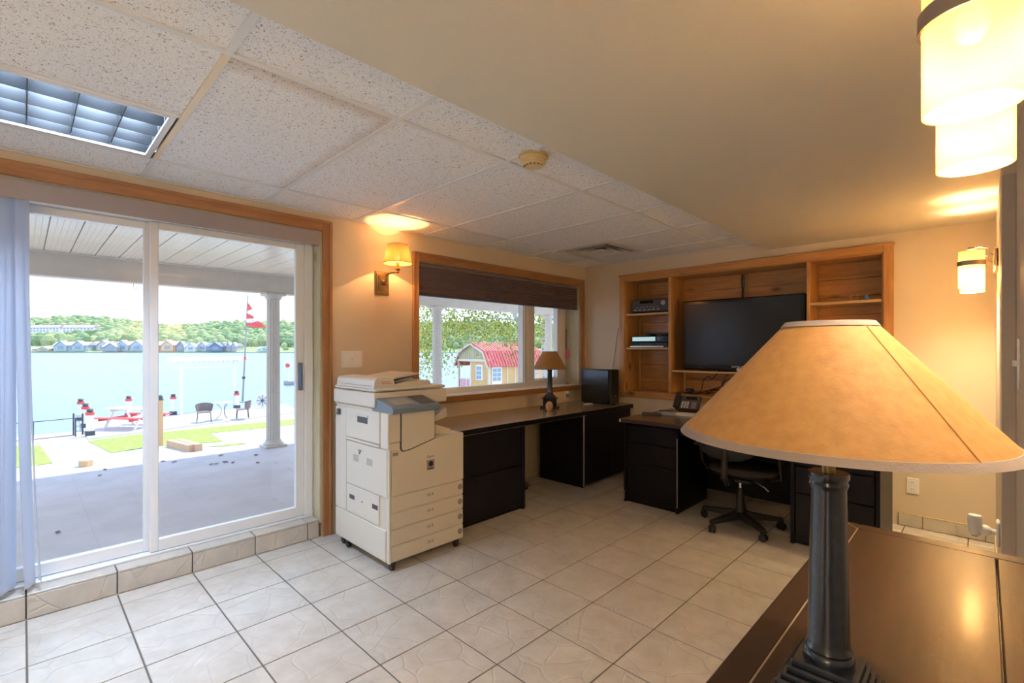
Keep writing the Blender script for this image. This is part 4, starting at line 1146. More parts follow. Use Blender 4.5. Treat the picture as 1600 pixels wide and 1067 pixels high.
part('back_bar', MB().tube([(hx - .02, hy - .03, .372), (hx - .025, hy - .20, .370), (hx - .028, hy - .245, .42), (hx - .03, hy - .235, .68)], .024, 8), m_blackp, ch)
part('lever', MB().tube([(hx + .10, hy - .02, .375), (hx + .19, hy - .05, .345), (hx + .215, hy - .055, .325)], .005, 6), m_steel, ch)
for sgn in (-1, 1):
    part('armrest', MB().tube([(hx + sgn * .20, hy + .05, .385), (hx + sgn * .275, hy + .05, .40), (hx + sgn * .285, hy - .02, .48), (hx + sgn * .285, hy - .04, .60)], .014, 8)
         .box((hx + sgn * .285 - .03, hy - .13, .598), (hx + sgn * .285 + .03, hy + .11, .626), .012), m_blackp, ch, fix=False)

# outlets and gadget by the right corner
ol = thing('wall_outlet', (3.04, YB, .315), 'white duplex outlet on the back wall right of the desk', 'outlet')
part('plate', MB().box((3.004, YB - .007, .256), (3.078, YB - .0005, .374), .002), m_whitep, ol)
for z in (.288, .342):
    part('socket', MB().lathe([(0, -.010), (.015, -.010), (.016, 0)], (3.041, YB - .0, z), 16, axis=1), m_white, ol)
    for dx in (-.006, .006):
        part('slot', MB().box((3.041 + dx - .0015, YB - .011, z - .002), (3.041 + dx + .0015, YB - .009, z + .008)), m_dgrey, ol)
gd = thing('plug_in_camera', (XRF, 3.75, .40), 'white plug-in gadget with angled head on the right wall above the skirting', 'gadget')
part('base_plate', MB().box((XRF - .014, 3.56, .325), (XRF - .0005, 3.64, .455), .006), m_white, gd)
part('joint', MB().tube([(XRF - .014, 3.60, .39), (XRF - .05, 3.60, .395)], .014, 10).sphere((XRF - .055, 3.60, .392), .028, 14, 10), m_white, gd, fix=False)
part('head', MB().lathe([(0, .355), (.020, .358), (.026, .375), (.030, .42), (.030, .458), (.026, .464), (0, .464)], (XRF - .095, 3.60, 0), 20), m_white, gd)
part('lens', MB().lathe([(0, .352), (.014, .352), (.018, .358)], (XRF - .095, 3.60, 0), 14), m_dgrey, gd)
s2 = thing('light_switch', (XR, 2.1, 1.30), 'white switch plate at the right edge of the picture', 'light switch')
part('plate', MB().box((XR - .007, 2.72, 1.20), (XR - .0005, 2.80, 1.40), .002), m_white, s2)
part('toggle', MB().box((XR - .022, 2.753, 1.29), (XR - .006, 2.767, 1.315), .002), m_white, s2)

# ------------------------------------------------------------------ dark sideboard in the foreground
sdx0, sdx1, sdy0, sdy1, SZ = 3.060, 3.526, -.30, 2.045, .750
sdb = thing('sideboard', (3.3, .9, 0), 'dark walnut sideboard in the foreground carrying the big lamp', 'sideboard')
part('body', MB().box((sdx0 + .025, sdy0 + .02, .08), (sdx1 - .003, sdy1 - .022, SZ - .032), .004), m_dark, sdb)
part('kick_base', MB().box((sdx0 + .05, sdy0 + .05, .0), (sdx1 - .004, sdy1 - .05, .08), .002), m_dark, sdb)
for k in range(4):
    a = sdy0 + .03 + k * .572
    d = part('door', MB().box((sdx0 + .008, a + .004, .09), (sdx0 + .025, a + .568, SZ - .040), .004), m_dark, sdb)
    part('handle', MB().tube([(sdx0 - .012, a + .285, .60), (sdx0 + .009, a + .285, .60)], .008, 8).sphere((sdx0 - .014, a + .285, .60), .013, 10, 8), m_brass, d, fix=False)
part('edge_board', MB().box((sdx0, sdy0, SZ - .031), (sdx0 + .0595, sdy1, SZ), .004), m_dark, sdb)
part('edge_board', MB().box((sdx0 + .0600, sdy1 - .058, SZ - .031), (sdx1, sdy1, SZ), .003), m_dark, sdb)
part('top_board', MB().box((sdx0 + .0615, sdy0, SZ - .031), (3.450, sdy1 - .0595, SZ), .0015), m_dark, sdb)
part('back_board', MB().box((3.4535, sdy0, SZ - .031), (sdx1, sdy1 - .0595, SZ), .0025), m_dark, sdb)
part('inlay_line', MB().box((sdx0 + .0590, sdy0, SZ - .020), (sdx0 + .0622, sdy1 - .058, SZ + .0004)), m_inlay, sdb, smooth=0)
part('inlay_line', MB().box((0, -.0013, -.01), (.083, .0013, .0005), 0, Matrix.Translation((sdx0 + .0606, sdy1 - .058, SZ)) @ Matrix.Rotation(math.radians(135), 4, 'Z')), m_inlay, sdb, smooth=0)

# ================================================================== OUTSIDE
G, WL = -1.70, -2.20                        # lower yard and water levels
m_patio = M('painted patio concrete', (0.54, 0.48, 0.49), 0.6, col2=(0.62, 0.56, 0.57), vscale=3, bump=0.15, bscale=90)
m_conc = M('pale sunlit concrete', (0.46, 0.41, 0.36), 0.8, col2=(0.53, 0.48, 0.43), vscale=2, bump=0.1, bscale=40)
m_grass = M('lawn', (0.24, 0.32, 0.05), 0.9, col2=(0.38, 0.44, 0.10), vscale=6, bump=0.6, bscale=80, detail=8)
m_pcol = M('porch column paint', (0.62, 0.58, 0.52), 0.55)
m_beam = M('grey porch beam', (0.58, 0.52, 0.46), 0.6, col2=(0.64, 0.58, 0.52), vscale=5)
m_plank = M('cream porch soffit', (0.90, 0.81, 0.66), 0.22, rand=0.03)
m_dockm = M('bleached dock boards', (0.48, 0.44, 0.41), 0.8, col2=(0.56, 0.52, 0.49), vscale=4, stretch=(1, 8, 1))
m_dred = M('bright red paint', (0.75, 0.09, 0.08), 0.45)
m_owhite = M('outdoor white paint', (0.80, 0.79, 0.77), 0.5)
m_timber = wood('landscape timber', (0.45, 0.28, 0.17), (0.58, 0.38, 0.24), 0, rough=0.8, coat=0)
m_opost = M('orange-brown post', (0.62, 0.38, 0.20), 0.7)
m_rattan = M('brown wicker', (0.18, 0.13, 0.12), 0.7, col2=(0.26, 0.20, 0.18), vscale=40)
m_log = wood('shed siding', (0.55, 0.33, 0.12), (0.66, 0.42, 0.18), 2, rough=0.6, coat=0)
m_sgable = wood('grey-green board', (0.36, 0.32, 0.18), (0.45, 0.40, 0.24), 2, rough=0.7, coat=0)
m_strim = M('shed trim', (0.62, 0.55, 0.42), 0.6)
m_sroof = M('red metal roof', (0.50, 0.09, 0.08), 0.38, col2=(0.60, 0.16, 0.14), vscale=3)
m_pane2 = M('blue-grey pane', (0.26, 0.34, 0.40), 0.1)
m_bark = M('birch bark', (0.62, 0.60, 0.58), 0.8, col2=(0.16, 0.14, 0.13), vscale=6, stretch=(1, 1, 2.5), lo=0.55, hi=0.68)

# water
def water_mat():
    m, n, p = new_mat('lake water')
    p.inputs['Base Color'].default_value = (0.20, 0.275, 0.41, 1)
    p.inputs['Roughness'].default_value = 0.3
    p.inputs['Specular IOR Level'].default_value = 0.22
    tc = n.new('ShaderNodeTexCoord'); mp = n.new('ShaderNodeMapping'); mp.inputs['Scale'].default_value = (1.0, .35, 1)
    lk(m, tc.outputs['Object'], mp.inputs[0])
    a = n.new('ShaderNodeTexNoise'); a.inputs['Scale'].default_value = 0.9; a.inputs['Detail'].default_value = 6
    lk(m, mp.outputs[0], a.inputs['Vector'])
    bp = n.new('ShaderNodeBump'); bp.inputs['Strength'].default_value = 0.55; bp.inputs['Distance'].default_value = 0.25
    lk(m, a.outputs['Fac'], bp.inputs['Height']); lk(m, bp.outputs[0], p.inputs['Normal'])
    return m
tag(obj('lake', MB().box((-1500, -700, WL - 1), (-20.5, 1500, WL)), water_mat(), smooth=0), 'wide pale blue lake between the yard and the far wooded shore', 'lake', kind='stuff')

# patio and lower yard
obj('patio', MB().box((-3.95, -8, G), (-.30, 16, 0.0), .01), m_patio, kind='structure')
obj('yard_ground', MB().box((-20.6, -25, WL - 1), (-3.95, 45, G)), m_conc, kind='structure')
def flat(pts, z0, z1):
    P_ = [hz(x, y, G) for x, y in pts]
    return MB().prism([(p.x, p.y) for p in P_], 2, z0, z1)
tag(obj('lawn', flat([(137, 689), (224, 678), (254, 675.5), (340, 667), (462, 655), (462, 663), (400, 670), (328, 677), (348, 690), (300, 693.5), (247, 697), (212, 702), (174, 708)], G + .001, G + .014), m_grass), 'bright green lawn strip beside the dock', 'lawn', kind='stuff')
tag(obj('lawn', flat([(20, 697), (63, 697), (82, 724), (30, 731), (10, 731)], G + .001, G + .014), m_grass), 'small green lawn corner at the left near the blind', 'lawn', kind='stuff')
tag(obj('lawn', flat([(326, 698), (378, 692), (384, 693.5), (350, 697.5)], G + .001, G + .014), m_grass), 'narrow green grass strip near the porch column', 'lawn', kind='stuff')
dock_pts = [(137, 687), (470, 644), (445, 631.5), (253, 649), (124, 657.5)]
obj('dock', flat(dock_pts, G - .40, G + .03), m_dockm, 'bleached wooden dock running out over the lake', 'dock', smooth=0, org=hz(250, 665, G))

# porch: roof, planked ceiling, beam, columns
obj('porch_roof', MB().box((-4.02, -8, 2.405), (-.30, 16, 2.50)), m_owhite, kind='structure')
pc = thing('porch_ceiling', (-2, 3, 2.39), None, None, kind='structure')
pw = .2015
pk = []
for i in range(5):
    u0 = -pw / 2 + .004 + (pw - .008) * i / 5; u1 = -pw / 2 + .004 + (pw - .008) * (i + 1) / 5
    pk += [(u0 + .002, -.006), (u1 - .004, -.006), (u1 - .002, -.003)]
prof_ = [(-pw / 2 + .001, .006)] + [(-pw / 2 + .001, -.006)] + pk + [(pw / 2 - .003, .006)]
plank = finish('plank', MB().prism(prof_, 0, -1.645, 1.645), m_plank, smooth=0)
for k in range(-11, 46):
    piece('plank', plank, pc, (-1.955, .154 + pw * (k + .5), 2.390))
bmth = obj('porch_beam', MB().box((-3.76, -8, 2.127), (-3.58, 16, 2.378), .006), m_beam, 'long grey beam carrying the porch roof above the lake view', 'beam', org=(-3.67, 4, 2.127))
hk = thing('ceiling_hook', (-3.60, .68, 2.12), 'small steel hook hanging from the porch beam', 'hook')
hp2 = vy(216, 441, .93)
part('shank', MB().tube([(-3.67, .905, 2.127), (-3.67, .905, 2.09)], .004, 6), m_steel, hk)
part('curl', MB().tube([(-3.67, .905 + .018 + .018 * math.cos(t * .4 + PI), 2.088 + .022 * math.sin(t * .4 + PI)) for t in range(11)], .004, 6), m_steel, hk)
def porch_column(y, label):
    t = thing('porch_column', (-3.66, y, 0), label, 'column', 'fluted porch columns')
    vs, fs = [], []
    n = 64
    zs = [.09, 2.06]
    for z in zs:
        r = .090 if z < 1 else .082
        for i in range(n):
            rr = r - (.006 if (i % 4) in (1, 2) else 0)
            vs.append((-3.66 + rr * math.cos(2 * PI * i / n), y + rr * math.sin(2 * PI * i / n), z))
    for i in range(n):
        k = (i + 1) % n
        fs.append((i, k, n + k, n + i))
    part('shaft', MB().add(vs, fs), m_pcol, t, smooth=0)
    part('base', MB().box((-3.80, y - .14, .0), (-3.52, y + .14, .03), .005).lathe([(.125, .03), (.13, .045), (.12, .06), (.105, .07), (.10, .095), (0, .095)], (-3.66, y, 0), 32), m_pcol, t, fix=False)
    part('capital', MB().box((-3.79, y - .13, 2.095), (-3.53, y + .13, 2.126), .004).lathe([(0, 2.045), (.095, 2.045), (.098, 2.06), (.11, 2.08), (.118, 2.095), (0, 2.095)], (-3.66, y, 0), 32), m_pcol, t, fix=False)
porch_column(2.452, 'fluted porch column seen through the right pane of the patio door')
porch_column(5.275, 'fluted porch column seen at the left of the window')
porch_column(8.41, 'fluted porch column seen in the narrow right pane of the window')
for k, (px, py) in enumerate([(164, 734), (156, 743), (255, 721), (272, 722), (345, 712), (330, 726), (352, 722), (364, 723), (400, 711), (403, 723), (338, 725), (90, 832)]):
    p = hz(px, py, 0.002); a = random.uniform(0, 6)
    sz = random.uniform(.025, .04)
    vs = [(0, -sz, 0), (sz * .5, -sz * .2, .008), (sz * .35, sz * .6, .004), (0, sz, .012), (-sz * .4, sz * .5, .002), (-sz * .5, -sz * .2, .009)]
    m = MB().add(vs + [(x, y, z + .002) for x, y, z in vs], [(0, 1, 2, 3, 4, 5), (11, 10, 9, 8, 7, 6)] + [(i, 6 + i, 6 + (i + 1) % 6, (i + 1) % 6) for i in range(6)], Matrix.Translation(p) @ Matrix.Rotation(a, 4, 'Z'))
    obj('fallen_leaf', m, M('dead leaf', (0.10, 0.07, 0.05), 0.8), 'dry dark leaf lying on the shaded patio floor', 'leaf', 'fallen leaves on the patio', org=p, smooth=0)

# dock furniture and yard things (real sizes, standing on the lower level)
ZD = G + .031
def on(px, py, z=ZD): return hz(px, py, z)
def lighthouse_post(px, py, h, label):
    b = on(px, py)
    t = thing('lighthouse_post', b, label, 'dock post', 'red and white lighthouse posts on the dock')
    x, y, z = b
    part('base', MB().box((x - .13, y - .13, z), (x + .13, y + .13, z + .16), .01), m_dgrey, t)
    part('tower', MB().lathe([(.115, z + .16), (.095, z + h - .22), (0, z + h - .22)], (x, y, 0), 16), m_owhite, t)
    part('red_band', MB().lathe([(0, z + h - .22), (.125, z + h - .22), (.125, z + h - .12), (0, z + h - .12)], (x, y, 0), 16), m_dred, t)
    part('lantern', MB().lathe([(.085, z + h - .12), (.085, z + h - .06), (.11, z + h - .055), (.07, z + h), (0, z + h)], (x, y, 0), 12), m_dgrey, t)
pst = lambda d: HY + F * (H - ZD) / d
lighthouse_post(140.5, 680, .93, 'nearest of the red and white lighthouse posts at the dock corner')
lighthouse_post(133.5, pst(18.5), .93, 'middle lighthouse post of the three at the left dock edge')
lighthouse_post(126, pst(20.2), .93, 'farthest lighthouse post of the three at the left dock edge')
lighthouse_post(201, pst(21.4), .93, 'red and white lighthouse post behind the picnic table')
lighthouse_post(270.5, 648, .95, 'lighthouse post at the left foot of the white dock arch')
lighthouse_post(370, 637.5, .88, 'lighthouse post at the right foot of the white dock arch')

# picnic table
pb = on(208, 667)
pt = thing('picnic_table', pb, 'red and white picnic table on the dock', 'picnic table', rz=ANG - .10)
for k in range(5):
    part('top_board', MB().box((-.90, -.37 + k * .15, .71), (.90, -.23 + k * .15, .75), .005), m_owhite, pt)
for s_ in (-1, 1):
    for k in range(2):
        part('bench_board', MB().box((-.90, s_ * .70 - .145 + k * .15, .41), (.90, s_ * .70 - .005 + k * .15, .45), .005), m_dred, pt)
for x in (-.62, .62):
    part('bench_rail', MB().box((x - .02, -.82, .32), (x + .02, .82, .41), .004), m_dred, pt)
    part('top_rail', MB().box((x - .02, -.36, .62), (x + .02, .36, .71), .004), m_owhite, pt)
    for s_ in (-1, 1):
        part('leg', MB().add([(x + dx, s_ * yy + dy, z) for z, yy in ((0, .62), (.71, .22)) for dx, dy in ((.021, -.045), (.06, -.045), (.06, .045), (.021, .045))],
             [(0, 1, 2, 3), (7, 6, 5, 4)] + [(i, (i + 1) % 4, 4 + (i + 1) % 4, 4 + i) for i in range(4)]), m_owhite, pt)

# bistro chairs and table
def bistro_chair(px, py, rz, label):
    t = thing('patio_chair', on(px, py), label, 'chair', 'wicker chairs on the dock', rz=rz)
    part('seat', MB().box((-.25, -.24, .40), (.25, .24, .44), .01), m_rattan, t)
    vs, fs = [], []
    for j in range(4):
        for i in range(9):
            a = PI * (i / 8) ; r = .27 + .05 * j / 3
            vs.append((r * math.cos(a), .10 + r * .75 * math.sin(a), .44 + .34 * j / 3 * (.75 + .25 * math.sin(a))))
    base = len(vs)
    vs += [(x * .94, .10 + (y - .10) * .94, z) for x, y, z in vs]
    for j in range(3):
        for i in range(8):
            q = j * 9 + i
            fs += [(q, q + 1, q + 10, q + 9), (base + q, base + q + 9, base + q + 10, base + q + 1)]
    part('wrap_back', MB().add(vs, fs), m_rattan, t, 'curved wicker back', smooth=60)
    for x in (-.22, .22):
        for y in (-.20, .20):
            part('leg', MB().tube([(x, y, .40), (x * 1.15, y * 1.15, 0.012)], .014, 6), m_dgrey, t)
bistro_chair(319, 659.5, ANG + .55, 'left wicker chair beside the round dock table')
bistro_chair(379, 654, ANG - 1.0, 'right wicker chair beside the round dock table')
tb = on(349, 655)
bt = thing('bistro_table', tb, 'round white bistro table between two wicker chairs', 'table')
part('table_top', MB().lathe([(0, tb.z + .70), (.36, tb.z + .70), (.37, tb.z + .715), (.36, tb.z + .73), (0, tb.z + .73)], (tb.x, tb.y, 0), 28), m_owhite, bt)
for k in range(3):
    a = k * 2.094 + .4
    part('leg', MB().tube([(tb.x + r * math.cos(a), tb.y + r * math.sin(a), tb.z + z) for r, z in ((.26, .70), (.10, .52), (.06, .36), (.13, .16), (.29, 0.02))], .015, 6), m_mgrey, bt)

# white arch on the dock
A0, A1 = on(283, 648), on(366, 637)
zb2 = .86
ar = thing('dock_arch', A0, 'slim white arch frame standing on the dock', 'arch')
for p in (A0, A1):
    part('post', MB().box((p.x - .06, p.y - .06, p.z), (p.x + .06, p.y + .06, zb2 - .10), .005), m_owhite, ar)
dr = (A1 - A0).normalized(); ext = .55
def beam_between(a, b, wd, z0, z1):
    d = (b - a); d.z = 0; d.normalize(); n_ = Vector((-d.y, d.x, 0)) * wd / 2
    ps = [a - n_, b - n_, b + n_, a + n_]
    return MB().prism([(p.x, p.y) for p in ps], 2, z0, z1)
part('top_beam', beam_between(A0 - dr * ext, A1 + dr * .35, .50, zb2 - .08, zb2 + .10), M('pale pink paint', (0.78, 0.66, 0.60), 0.5), ar)
part('red_end', beam_between(A1 + dr * .351, A1 + dr * .50, .50, zb2 - .08, zb2 + .10), m_dred, ar)
part('lower_rail', beam_between(A0 - dr * .4, A1, .06, zb2 - .42, zb2 - .34), m_owhite, ar)
for k in range(14):
    q = (A0 - dr * ext).lerp(A1 + dr * .30, (k + .5) / 14)
    part('slat', MB().box((q.x - .025, q.y - .025, zb2 - .16), (q.x + .025, q.y + .025, zb2 - .08)), m_owhite, ar)

# flagpole with a torn flag
fb = on(379, 628.5); fdp = F * (H - ZD) / (628.5 - HY)
ft = cw(387.2, fdp, H + (HY - 461) / F * fdp)
fp = thing('flagpole', fb, 'tall grey flagpole leaning slightly on the dock', 'flagpole')
part('pole', MB().tube([fb, fb.lerp(ft, .5), ft], .055, 10, r2=.03), m_mgrey, fp)
part('pole_bracket', MB().tube([fb.lerp(ft, .22), fb.lerp(ft, .24)], .09, 8), m_dgrey, fp)
part('base_plate', MB().box((fb.x - .16, fb.y - .16, fb.z), (fb.x + .16, fb.y + .16, fb.z + .05), .01), m_mgrey, fp)
fl = thing('flag', fb.lerp(ft, .85), 'torn red and white flag flying from the tall pole', 'flag')
def fpt(px, py, k=0.0): return cw(px, fdp + k, H + (HY - py) / F * fdp)
def cloth(pts, mat, label):
    n = len(pts); vs = []
    for i, (x, y) in enumerate(pts): vs.append(tuple(fpt(x, y, .10 * math.sin(x * .55))))
    off = Vector((S, -C, 0)) * -.012
    vs += [tuple(Vector(v) + off) for v in vs]
    fs = [tuple(range(n)), tuple(range(2 * n - 1, n - 1, -1))] + [(i, n + i, n + (i + 1) % n, (i + 1) % n) for i in range(n)]
    part('cloth_strip', MB().add(vs, fs), mat, fl, label, smooth=0)
cloth([(387, 473), (391, 476), (394.5, 483), (386.5, 486)], m_dred, 'red top strip')
cloth([(386.5, 486.2), (394.5, 483.2), (403, 486), (399, 491), (386, 489.5)], m_owhite, 'white strip')
cloth([(386, 489.7), (392, 491), (397, 495), (396, 498), (384, 498)], m_dred, 'red middle strip')
cloth([(385, 498.2), (396, 498.2), (401, 502), (393, 505), (384.8, 504)], m_owhite, 'white lower strip')
cloth([(384.8, 504.2), (393, 505.2), (402, 501), (408, 504), (415, 511), (406, 512), (395, 512), (384.5, 508.5)], m_dred, 'red lower strip')

# smaller yard things
ob = on(250.7, 696, G)
op = thing('timber_post', ob, 'orange-brown wooden post with dark lamp cap beside the lawn', 'post')
part('post', MB().box((ob.x - .065, ob.y - .065, ob.z), (ob.x + .065, ob.y + .065, ob.z + 1.44), .01), m_opost, op)
part('lamp_cap', MB().box((ob.x - .075, ob.y - .075, ob.z + 1.44), (ob.x + .075, ob.y + .075, ob.z + 1.47), .005).lathe([(.06, ob.z + 1.47), (.06, ob.z + 1.56), (.03, ob.z + 1.60), (0, ob.z + 1.60)], (ob.x, ob.y, 0), 10), m_dgrey, op, fix=False)
ta, tb_ = on(300, 705.5, G), on(266, 697, G)
obj('landscape_timber', beam_between(ta, tb_, .20, G + .001, G + .20), m_timber, 'thick squared timber lying on the ground by the lawn', 'timber', org=ta, smooth=0)
ta2, tb2 = on(311, 705, G), on(279, 696, G)
obj('landscape_timber', beam_between(ta2, tb2, .18, G + .001, G + .21), m_timber, 'second squared timber lying beside it toward the column', 'timber', org=ta2, smooth=0)
bq = on(134, 729, G)
bl = thing('timber_block', bq, 'short brown timber block at the patio edge on the left', 'block')
part('block', MB().box((-.115, -.09, 0), (.115, .09, .17), .008, Matrix.Translation(bq) @ Matrix.Rotation(ANG, 4, 'Z')), m_opost, bl)
part('pale_angle', MB().box((-.27, -.05, 0), (-.125, .0, .03), .004, Matrix.Translation(bq) @ Matrix.Rotation(ANG, 4, 'Z')).box((-.17, -.05, .03), (-.125, .0, .22), .004, Matrix.Translation(bq) @ Matrix.Rotation(ANG - .0, 4, 'Z')), m_owhite, bl, fix=False)
ws = on(410, 637)
wr = thing('spoked_wheel', ws, 'pale spoked wheel standing on the dock near the column', 'wheel')
wm = Matrix.Translation((ws.x, ws.y, ws.z + .37)) @ Matrix.Rotation(ANG, 4, 'Z') @ Matrix.Rotation(PI / 2, 4, 'X')
part('rim', MB().lathe([(.30, -.03), (.36, -.03), (.36, .03), (.30, .03), (.30, -.03)], (0, 0, 0), 24, mtx=wm), m_owhite, wr)
part('hub', MB().lathe([(0, -.05), (.06, -.05), (.06, .05), (0, .05)], (0, 0, 0), 12, mtx=wm), m_dgrey, wr)
for k in range(8):
    a = k * PI / 4
    part('spoke', MB().box((.05, -.014, -.014), (.31, .014, .014), 0, wm @ Matrix.Rotation(a, 4, 'Z')), m_mgrey, wr)
cb_ = [on(118, 682, G), on(52, 689.5, G), on(5, 694, G)]
cbl = thing('cable_railing', cb_[0], 'thin dark cable railing along the water edge at the left', 'railing')
for p in cb_:
    part('stanchion', MB().tube([p, p + Vector((0, 0, .66))], .02, 6), m_dgrey, cbl)
for h_ in (.64, .06):
    part('cable', MB().tube([p + Vector((0, 0, h_)) for p in cb_], .014, 5), m_dgrey, cbl)
lad = on(122, 679, ZD)
ld_ = thing('dock_ladder', lad, 'dark metal ladder beside the nearest lighthouse post', 'ladder')
for s_ in (-.16, .16):
    part('rail', MB().tube([lad + Vector((s_ * C, s_ * S, 0)), lad + Vector((s_ * C, s_ * S, .75))], .025, 6), m_dgrey, ld_)
for k in range(4):
    part('rung', MB().tube([lad + Vector((-.16 * C, -.16 * S, .12 + k * .18)), lad + Vector((.16 * C, .16 * S, .12 + k * .18))], .018, 6), m_mgrey, ld_)
mk = hz(455, 601, WL)
mr = thing('channel_marker', mk, 'red-topped white marker on a small float in the lake', 'marker')
part('float', MB().box((mk.x - .55, mk.y - .55, WL + .002), (mk.x + .55, mk.y + .55, WL + .42), .06), m_mgrey, mr)
part('post', MB().lathe([(.13, WL + .42), (.11, WL + 1.75), (0, WL + 1.75)], (mk.x - .25, mk.y - .25, 0), 12), m_owhite, mr)
part('red_top', MB().lathe([(0, WL + 1.75), (.20, WL + 1.75), (.20, WL + 2.05), (.12, WL + 2.15), (0, WL + 2.15)], (mk.x - .25, mk.y - .25, 0), 12), m_dred, mr)

# garden shed with a red gambrel roof
sn = cw(764, 28.0, G)                       # near corner: front looks to -y, long side to +x
SX, SY = sn.x, sn.y
SW, SLn, EV, BR, RG = 2.9, 4.8, .70, 1.20, 1.72
sd_ = thing('garden_shed', (SX - SW / 2, SY + 2, G), 'wooden shed with red gambrel roof beside the lake', 'shed')
POR = 1.15
part('porch_floor', MB().box((SX - SW, SY, G), (SX, SY + SLn, G + .22)), m_strim, sd_)
def clap(x0, x1, y0, y1, z0, z1): return MB().box((x0, y0, z0), (x1, y1, z1))
part('front_wall', MB().box((SX - SW * .55, SY + .02, G + .22), (SX - .02, SY + .10, EV)), m_log, sd_)
part('side_wall', MB().box((SX - .10, SY + .10, G + .22), (SX, SY + SLn, EV)), m_log, sd_)
part('rear_wall', MB().box((SX - SW, SY + POR, G + .22), (SX - .10, SY + POR + .08, EV)).box((SX - SW, SY + SLn - .1, G + .22), (SX - .1, SY + SLn, EV)), m_log, sd_, fix=False)
gp = [(SX - SW - .02, EV), (SX - SW + .30, BR - .05), (SX - SW / 2, RG - .05), (SX - .30, BR - .05), (SX + .02, EV)]
for k in range(14):
    x0 = SX - SW + SW * k / 14; x1 = SX - SW + SW * (k + 1) / 14 - .02
    def top(x):
        u = abs(x - (SX - SW / 2)); hw = SW / 2
        return EV + (BR - EV) * min(1, (hw - u) / .30) if u > hw - .30 else BR + (RG - BR) * (1 - u / (hw - .30))
    part('gable_board', MB().prism([(x0, EV), (x1, EV), (x1, top(x1) - .05), (x0, top(x0) - .05)], 1, SY - .06, SY), m_sgable, sd_, smooth=0)
part('gable_beam', MB().box((SX - SW - .05, SY - .09, EV - .10), (SX + .03, SY + .02, EV + .04)), m_strim, sd_)
def roofp(a, b):
    (xa, za), (xb, zb3) = a, b
    d = Vector((xb - xa, zb3 - za)).normalized(); n_ = Vector((-d.y, d.x)) * .05
    return MB().prism([(xa, za), (xb, zb3), (xb + n_.x, zb3 + n_.y), (xa + n_.x, za + n_.y)], 1, SY - .20, SY + SLn + .15)
for a, b in (((SX - SW / 2, RG), (SX - .30, BR)), ((SX - .30, BR), (SX + .16, EV - .40)), ((SX - SW - .16, EV - .40), (SX - SW + .30, BR)), ((SX - SW + .30, BR), (SX - SW / 2, RG))):
    rp = part('roof_panel', roofp(b, a) if a[0] < b[0] and False else roofp(a, b), m_sroof, sd_, smooth=0)
    if a[0] >= SX - SW / 2 - .01:
        for k in range(22):
            y = SY - .18 + k * .235
            d = Vector((b[0] - a[0], b[1] - a[1])).normalized(); n_ = Vector((-d.y, d.x))
            if n_.y < 0: n_ = -n_
            part('roof_rib', MB().prism([(a[0] + n_.x * .045, a[1] + n_.y * .045), (b[0] + n_.x * .045, b[1] + n_.y * .045), (b[0] + n_.x * .085, b[1] + n_.y * .085), (a[0] + n_.x * .085, a[1] + n_.y * .085)], 1, y, y + .03), m_sroof, rp, smooth=0)
part('rake_trim', MB().prism([(SX - SW - .16, EV - .44), (SX - SW + .30, BR), (SX - SW / 2, RG), (SX - .30, BR), (SX + .16, EV - .44), (SX + .06, EV - .44), (SX - .36, BR - .09), (SX - SW / 2, RG - .11), (SX - SW + .36, BR - .09), (SX - SW - .06, EV - .44)], 1, SY - .24, SY - .20), m_strim, sd_, smooth=0)
for x in (SX - SW + .06, SX - SW * .55 - .05):
    part('porch_post', MB().box((x - .06, SY + .0, G + .22), (x + .06, SY + .12, EV - .10), .01), m_strim, sd_)
part('corner_trim', MB().box((SX - .09, SY - .02, G + .22), (SX + .02, SY + .12, EV - .10)), m_strim, sd_)
part('rail', MB().box((SX - SW + .10, SY + .04, -.51), (SX - SW * .55 - .10, SY + .09, -.43)), m_strim, sd_)
for k in range(8):
    x = SX - SW + .16 + k * .145
    part('baluster', MB().box((x - .025, SY + .05, G + .22), (x + .025, SY + .08, -.51)), m_red, sd_)
def shed_window(axis, a, b, z0, z1, name='window'):
    if axis == 'y':
        w_ = part(name, MB().box((a, SY - .03, z0), (b, SY + .02, z1)), m_owhite, sd_)
        nx, nz = 2, 3
        for i in range(nx):
            for j in range(nz):
                u0 = a + .05 + (b - a - .10) * i / nx; u1 = a + .05 + (b - a - .10) * (i + 1) / nx - .03
                v0 = z0 + .05 + (z1 - z0 - .10) * j / nz; v1 = z0 + .05 + (z1 - z0 - .10) * (j + 1) / nz - .03
                part('pane', MB().box((u0, SY - .036, v0), (u1, SY - .028, v1)), m_pane2, w_, smooth=0)
    else:
        w_ = part(name, MB().box((SX - .01, a, z0), (SX + .04, b, z1)), m_owhite, sd_)
        nx, nz = 2, 3
        zz0 = z0 if name == 'window' else z0 + (z1 - z0) * .5
        for i in range(nx):
            for j in range(nz):
                u0 = a + .05 + (b - a - .10) * i / nx; u1 = a + .05 + (b - a - .10) * (i + 1) / nx - .03
                v0 = zz0 + .05 + (z1 - zz0 - .10) * j / nz; v1 = zz0 + .05 + (z1 - zz0 - .10) * (j + 1) / nz - .03
                part('pane', MB().box((SX + .038, u0, v0), (SX + .046, u1, v1)), m_pane2, w_, smooth=0)
shed_window('y', SX - 1.12, SX - .55, -.50, .40)
shed_window('y', SX - SW / 2 - .17, SX - SW / 2 + .15, .98, 1.30)
shed_window('x', SY + .22, SY + 1.02, G + .24, .28, 'door')
shed_window('x', SY + 3.05, SY + 3.75, -.52, .28)
for y in (1.45, 3.02 - .9):
    part('wall_batten', MB().box((SX, SY + y, G + .22), (SX + .03, SY + y + .09, EV - .1)), m_strim, sd_)

